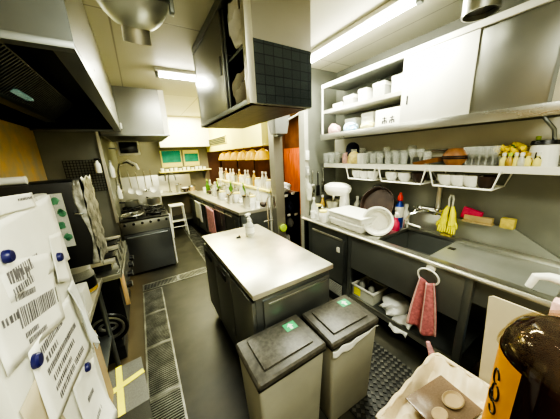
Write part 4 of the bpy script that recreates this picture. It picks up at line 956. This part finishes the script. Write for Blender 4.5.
make('green_bottle', (1.92, W(536, 150, x=1.92).y, 1.3605), 'green bottle with pale lid beside the white pot on shelf', sc=.72)
t = thing('white_pot', 'white jug with black rim mark at right end of shelf', 'jug', (1.90, .30, 1.3605))
MB().lathe([(0, 0), (.06, 0), (.062, .01), (.055, .12), (.05, .125), (.05, .12), (.055, .012), (0, .012)], seg=28).build('jug_body', 'porcelain', t)
MB().lathe([(.052, .124), (.058, .124), (.054, .145), (0, .15)], seg=24).build('black_lid', 'black', t)
# small dark b-like mark on its front
bmk = MB()
bmk.tube([(-.066, .015, .085), (-.0662, .015, .04)], .003, 6).tube([(-.066, .006+.010*math.cos(a), .05+.010*math.sin(a)) for a in [2*PI*q/14 for q in range(14)]], .003, 6, True)
bmk.build('dark_mark', 'black', t)
MB().tube([(.0, -.03, .14), (-.01, -.02, .2), (-.02, .02, .26), (-.02, .03, .29)], .009).build('black_strap', 'steel_dark', t)
# upper cabinet
t = thing('wall_cabinet', 'long steel wall cabinet with open shelves and sliding doors above the sink', 'cabinet', (1.87, 1.08, 1.65), world=True)
cx0, cx1, cy0, cy1, cz0, cz1 = 1.70, 2.045, .28, 1.86, 1.65, 2.15
MB().box(cx0, cy0, cz0, cx1, cy1, cz0+.025, .003).box(cx0, cy0, cz1-.02, cx1, cy1, cz1, .002).box(cx1-.01, cy0, cz0+.025, cx1, cy1, cz1-.02).box(cx0, cy0, cz0+.025, cx1-.01, cy0+.015, cz1-.02).build('carcass', 'steel_soft', t)
MB().box(cx0-.004, cy0-.01, cz1-.035, cx0+.02, cy1, cz1, .002).build('top_rail', 'white', t)
MB().box(cx0-.012, .06, cz0-.03, cx0+.012, cy1+.01, cz0+.028, .002).build('bottom_rail', 'steel', t)
MB().box(cx0, cy1-.012, cz0+.025, cx0+.012, cy1, cz1-.03).build('corner_post', 'white', t)
MB().box(cx0+.02, 1.0, 1.885, cx1-.011, cy1-.004, 1.905, .002).build('shelf', 'white', t)
MB().box(cx0+.012, 1.0, 1.88, cx0+.024, cy1-.004, 1.91).build('shelf_lip', 'steel_top', t)
for k, (y0, y1, x) in enumerate(((.60, 1.02, cx0+.002), (.296, .64, cx0+.012))):
    d_ = MB().box(x, y0, cz0+.03, x+.009, y1, cz1-.036, .002).build('sliding_door', ['steel_door', 'steel_mid'][k], t)
    if k == 0: MB().box(x-.002, y1-.05, 1.80, x+.001, y1-.04, 1.86).build('handle', 'black', d_)
MB().box(cx0-.01, .235, cz0+.0, cx0+.03, .279, CZ-.2, .003).build('end_bracket', 'steel_top', t)
# stuff in the open shelves
for k, (y, w, h, z, m_, lab) in enumerate(((1.74, .12, .06, 1.905, 'white', 'low white box at left of upper cabinet shelf'), (1.60, .12, .10, 1.905, 'grey', 'grey-white box second along the upper cabinet shelf'), (1.44, .09, .12, 1.905, 'porcelain', 'tall white box in middle of upper cabinet shelf'), (1.28, .11, .13, 1.905, 'grey', 'grey box before the right end of upper cabinet shelf'), (1.11, .11, .14, 1.905, 'porcelain', 'tall white box beside sliding door on upper shelf'),
        (1.57, .13, .12, 1.676, 'white', 'white box behind the blue packet on lower cabinet shelf'), (1.38, .12, .14, 1.676, 'porcelain', 'tall white box behind the yellow packet on lower cabinet shelf'))):
    t = thing('storage_box', lab, 'box', (1.90, y, z), 0, 'white boxes in the wall cabinet')
    MB().box(-.10, -w/2, 0, .10, w/2, h, .006).build('box_body', m_, t)
    MB().box(-.103, -w/2-.002, h-.025, .103, w/2+.002, h+.004, .004).build('lid', 'white', t)
t = thing('marked_box', 'white box with dark character marks on lower cabinet shelf', 'box', (1.80, 1.14, 1.676))
MB().box(-.05, -.12, 0, .10, .12, .135, .005).build('box_body', 'white', t)
mk = MB()
for i, y in enumerate((.035, -.03)):   # two dark brush-like characters
    for (a, b, c, d) in ((-.02, .05, .02, .058), (-.004, .03, .004, .085), (-.022, .033, -.012, .05), (.012, .033, .022, .05), (-.018, .07, .018, .076)):
        mk.box(-.0515, y+a, b-.01, -.0495, y+c, d-.01)
mk.build('dark_characters', 'black', t)
single(MB().blob((1.78, 1.55, 1.711), .04, .075, .045, 51, .25), 'blue_packet', 'bluepic', 'blue and white packet at front of lower cabinet shelf', 'packet')
single(MB().blob((1.78, 1.36, 1.704), .04, .06, .036, 52, .25), 'yellow_packet', mat('pale_yellow_packet', (.80, .74, .35), .5, 0, .2, 20), 'pale yellow packet at front of lower cabinet shelf', 'packet')
single(MB().blob((1.78, 1.76, 1.717), .05, .06, .052, 53, .3), 'pink_packet', 'pinklight', 'pale pink packet at left end of lower cabinet shelf', 'packet')

# ================================================================== CEILING FIXTURES
t = thing('duct_vent', 'round polished steel duct vent on the ceiling near the large hood', 'vent', (.10, 1.36, CZ-.002))
MB().lathe([(0, 0), (.17, 0), (.17, -.02), (.15, -.025), (.15, -.10), (0, -.10)], seg=36).build('collar', 'steel_top', t)
T = Matrix.Translation((0, 0, -.105)) @ Matrix.Rotation(.45, 4, 'X')
MB().lathe([(.152*math.cos(math.radians(a)), -.152*math.sin(math.radians(a))) for a in range(-30, 68, 7)], seg=40, T=T).build('dome', 'dome_steel', t)
MB().lathe([(.153, .02), (.160, .016), (.160, -.012), (.153, -.016)], seg=40, T=T).build('band', 'steel_dark', t)
MB().lathe([(.060, -.13), (.060, -.195), (.054, -.195), (.054, -.13)], seg=28, T=T).build('nozzle', 'steel_top', t)
MB().lathe([(0, -.16), (.054, -.16)], seg=28, T=T).build('dark_throat', 'black', t)
MB().box(.155, -.02, -.16, .175, .02, -.02, .004).build('swivel_bracket', 'steel_dark', t)
q = W(480, 14, z=2.10)
t = thing('duct_vent', 'steel duct nozzle on the ceiling before the wall cabinet', 'vent', (q.x, q.y, CZ-.002))
MB().lathe([(0, 0), (.13, 0), (.13, -.02), (.10, -.03), (0, -.03)], seg=32).build('ceiling_flange', 'steel_top', t)
MB().lathe([(.075, -.03), (.085, -.06), (.072, -.10), (.072, -.248), (.066, -.248), (.066, -.06)], seg=32).build('nozzle', 'steel', t)
MB().lathe([(0, -.225), (.066, -.225)], seg=28).build('dark_throat', 'black', t)
def fluor(x0, y0, x1, y1, label):
    a, b = Vector((x0, y0, 0)), Vector((x1, y1, 0)); L = (b-a).length
    t = thing('fluorescent_lamp', label, 'lamp', ((x0+x1)/2, (y0+y1)/2, CZ), math.atan2(y1-y0, x1-x0), 'ceiling tubes')
    MB().box(-L/2, -.05, -.03, L/2, .05, -.001, .005).build('housing', 'white', t)
    MB().cyl((-L/2+.03, 0, -.055), (L/2-.03, 0, -.055), .016).build('tube', 'tube', t)
    for s in (-1, 1): MB().box(s*(L/2-.02)-.015, -.02, -.075, s*(L/2-.02)+.015, .02, -.03, .003).build('lamp_holder', 'steel_dark', t)
    return t
fluor(1.47, .80, 1.47, 2.0, 'long lit fluorescent tube on ceiling before the wall cabinet')
fluor(.28, 2.65, 1.3, 2.65, 'lit fluorescent tube on ceiling beyond the duct vent')
def area(name, loc, sx, sy, e, c=(.97, 1, .83), rot=(0, 0, 0)):
    l = bpy.data.lights.new(name, 'AREA'); l.shape = 'RECTANGLE'; l.size = sx; l.size_y = sy; l.energy = e; l.color = c
    o = bpy.data.objects.new(name, l); col.objects.link(o); o.location = loc; o.rotation_euler = rot; return o
# real tubes light the room; the lamps below are the tubes' light, the far and dining ceiling lights, and an added fill behind the camera
area('tube_light_right', (1.47, 1.4, 2.26), .08, 1.2, 26)
area('tube_light_left', (.75, 2.65, 2.26), 1.0, .08, 18)
area('fill_light_behind', (.35, -.45, 2.32), .5, 1.1, 32)  # added unseen fill behind the camera, brightens papers and shelf
area('far_ceiling_light', (.85, 4.5, 2.33), .6, 1.2, 42, (1, .97, .62))
area('dining_light', (2.4, 3.9, 2.3), .8, 1.2, 48, (1, .75, .45))

# ================================================================== FOREGROUND RIGHT
t = thing('cardboard_box', 'open pale cardboard box with one tall upright flap at right front', 'box', (1.30, -.05, 0), world=True)
c_ = MB(); c_.box(1.15, -.28, 0, 1.45, .10, .008).box(1.15, -.28, .008, 1.158, .10, .55).box(1.442, -.28, .008, 1.45, .10, .55).box(1.158, -.28, .008, 1.442, -.272, .55).box(1.158, .092, .008, 1.442, .10, .55)
c_.build('box_body', 'card_light', t)
MB().prism([(1.15, .185, .30), (1.149, .215, .45), (1.148, .238, .885), (1.148, .225, .895), (1.148, -.25, .895), (1.15, -.28, .30)], (-.007, 0, 0)).build('flap', 'card_light', t)
MB().prism([(1.158, .102, .55), (1.442, .102, .55), (1.44, .18, .46), (1.16, .18, .46)], (0, .006, .004)).build('flap', 'card', t)
t = thing('pump_dispenser', 'white pump dispenser with angled spout standing in cardboard box', 'dispenser', (1.335, .05, .009), world=True)
MB().lathe([(0, .0), (.055, .0), (.06, .02), (.06, .66), (.03, .74), (.03, .76), (0, .76)], (1.335, .05, .009)).build('bottle_body', 'white', t)
MB().lathe([(0, .76), (.035, .76), (.035, .80), (.012, .805), (.012, .93), (0, .93)], (1.335, .05, .009)).build('collar', 'white', t)
MB().tube([(1.36, .0, .955), (1.335, .05, .965), (1.315, .115, .975), (1.305, .148, .965), (1.30, .16, .915)], [.022, .022, .017, .015, .012], 12).build('pump_head', 'white', t)
single(MB().box(1.215, -.02, .009, 1.27, .085, .925, .01), 'carton', 'pinklight', 'pink and white carton standing beside white pump dispenser', 'carton')
# bagged crate
t = thing('bagged_crate', 'cream plastic bag stretched over crate on floor before the cardboard', 'crate', (.86, .25, 0), world=True)
MB().frust((.66, .12, 1.10, .34), 0, (.63, .125, 1.14, .365), .44, .01).build('crate', 'bagwarm', t)
def bagtop(u, v):
    x = .60+.535*u; y = .118+.262*v+.02*u
    e = min(u, 1-u, v, 1-v); e2 = min(1, e/.12)
    z = .475-.05*(min(1, max(0, (e-.06)/.12)))-.05*(1-min(1, e/.05))+.012*math.sin(13*u+7*v)*e2+.010*math.sin(23*v-11*u)+.02*u
    return (x, y, z)
MB().surf(bagtop, 46, 30).build('plastic_bag', 'bagwarm', t, solid=.002)
MB().tube([bagtop(.05+.9*k/30, .95)[:2]+(.478+.006*math.sin(k),) for k in range(31)]+[bagtop(.965, .95-.85*k/12)[:2]+(.488,) for k in range(1, 13)], .010, 8).build('rim_roll', 'bagwarm', t)
t = thing('food_container', 'brown clear plastic container lying in the cream bag', 'container', (.88, .25, .452), -.15)
MB().frust((-.09, -.06, .09, .06), 0, (-.11, -.075, .11, .075), .035, .012).build('tub', 'brownclear', t)
MB().box(-.115, -.08, .035, .115, .08, .043, .004).build('rim', 'brownclear', t)
MB().lathe([(.035, .043), (.041, .05), (.037, .054), (.03, .046), (0, .044)], (.045, -.01, 0), sx=1.2, sy=.8).lathe([(.024, .043), (.029, .05), (.024, .052), (0, .044)], (-.055, -.02, 0), sx=1.2, sy=.8).build('moulded_ring', 'card', t)
# stand and big bottle
single(MB().box(.58, -.16, 0, .83, .112, .72, .008), 'carton', 'card', 'brown carton carrying the large dark bottle', 'carton')
t = thing('large_bottle', 'large dark amber bottle with orange label and clear wrap on top', 'bottle', (.706, -.002, .722))
MB().lathe([(0, 0), (.10, 0), (.11, .012), (.11, .30), (.108, .33), (.094, .365), (.07, .385), (.06, .39), (0, .39)], seg=40).build('bottle_body', 'soy', t)
lb = MB()
lb.surf(lambda u, v: (.1115*math.cos(math.radians(66+84*u)), .1115*math.sin(math.radians(66+84*u)), .02+.285*v), 24, 2)
lb.build('label_wrap', 'label', t)
em = MB()   # dark emblem strokes printed on the label
def lp(a, z): return (.1125*math.cos(math.radians(a)), .1125*math.sin(math.radians(a)), z)
for (a, z, ra, rz_, p0, p1) in ((122, .235, 6, .020, 0, 5.2), (126, .195, 7, .022, 2.4, 7.6), (119, .175, 4, .014, 0, 6.28), (127, .150, 6, .016, 3.4, 8.6)):
    em.tube([lp(a+ra*math.cos(p0+(p1-p0)*k/12), z+rz_*math.sin(p0+(p1-p0)*k/12)) for k in range(13)], .0022, 6)
em.build('emblem', 'black', t)
MB().surf(lambda u, v: ((.116-.045*v*v)*(1+.035*math.sin(9*2*PI*u+3*v))*math.cos(2*PI*u), (.116-.045*v*v)*(1+.035*math.sin(7*2*PI*u+2*v))*math.sin(2*PI*u), .322+.068*v+.010*math.sin(2*PI*3*u)), 90, 8).build('plastic_wrap', 'wrap', t, solid=.0015)
MB().lathe([(0, .391), (.068, .391), (.068, .394), (0, .398)], seg=30).build('wrap_top', 'wrap', t)
# ------------------------------------------------------------------ world and view
w = bpy.data.worlds.new('world'); bpy.context.scene.world = w; w.use_nodes = True
w.node_tree.nodes['Background'].inputs[0].default_value = (.9, .88, .75, 1); w.node_tree.nodes['Background'].inputs[1].default_value = .1
vs = bpy.context.scene.view_settings
vs.view_transform = 'AgX'; vs.look = 'AgX - Very High Contrast'; vs.exposure = 0.65
for o in list(bpy.data.objects):
    if '_w' in o: del o['_w']
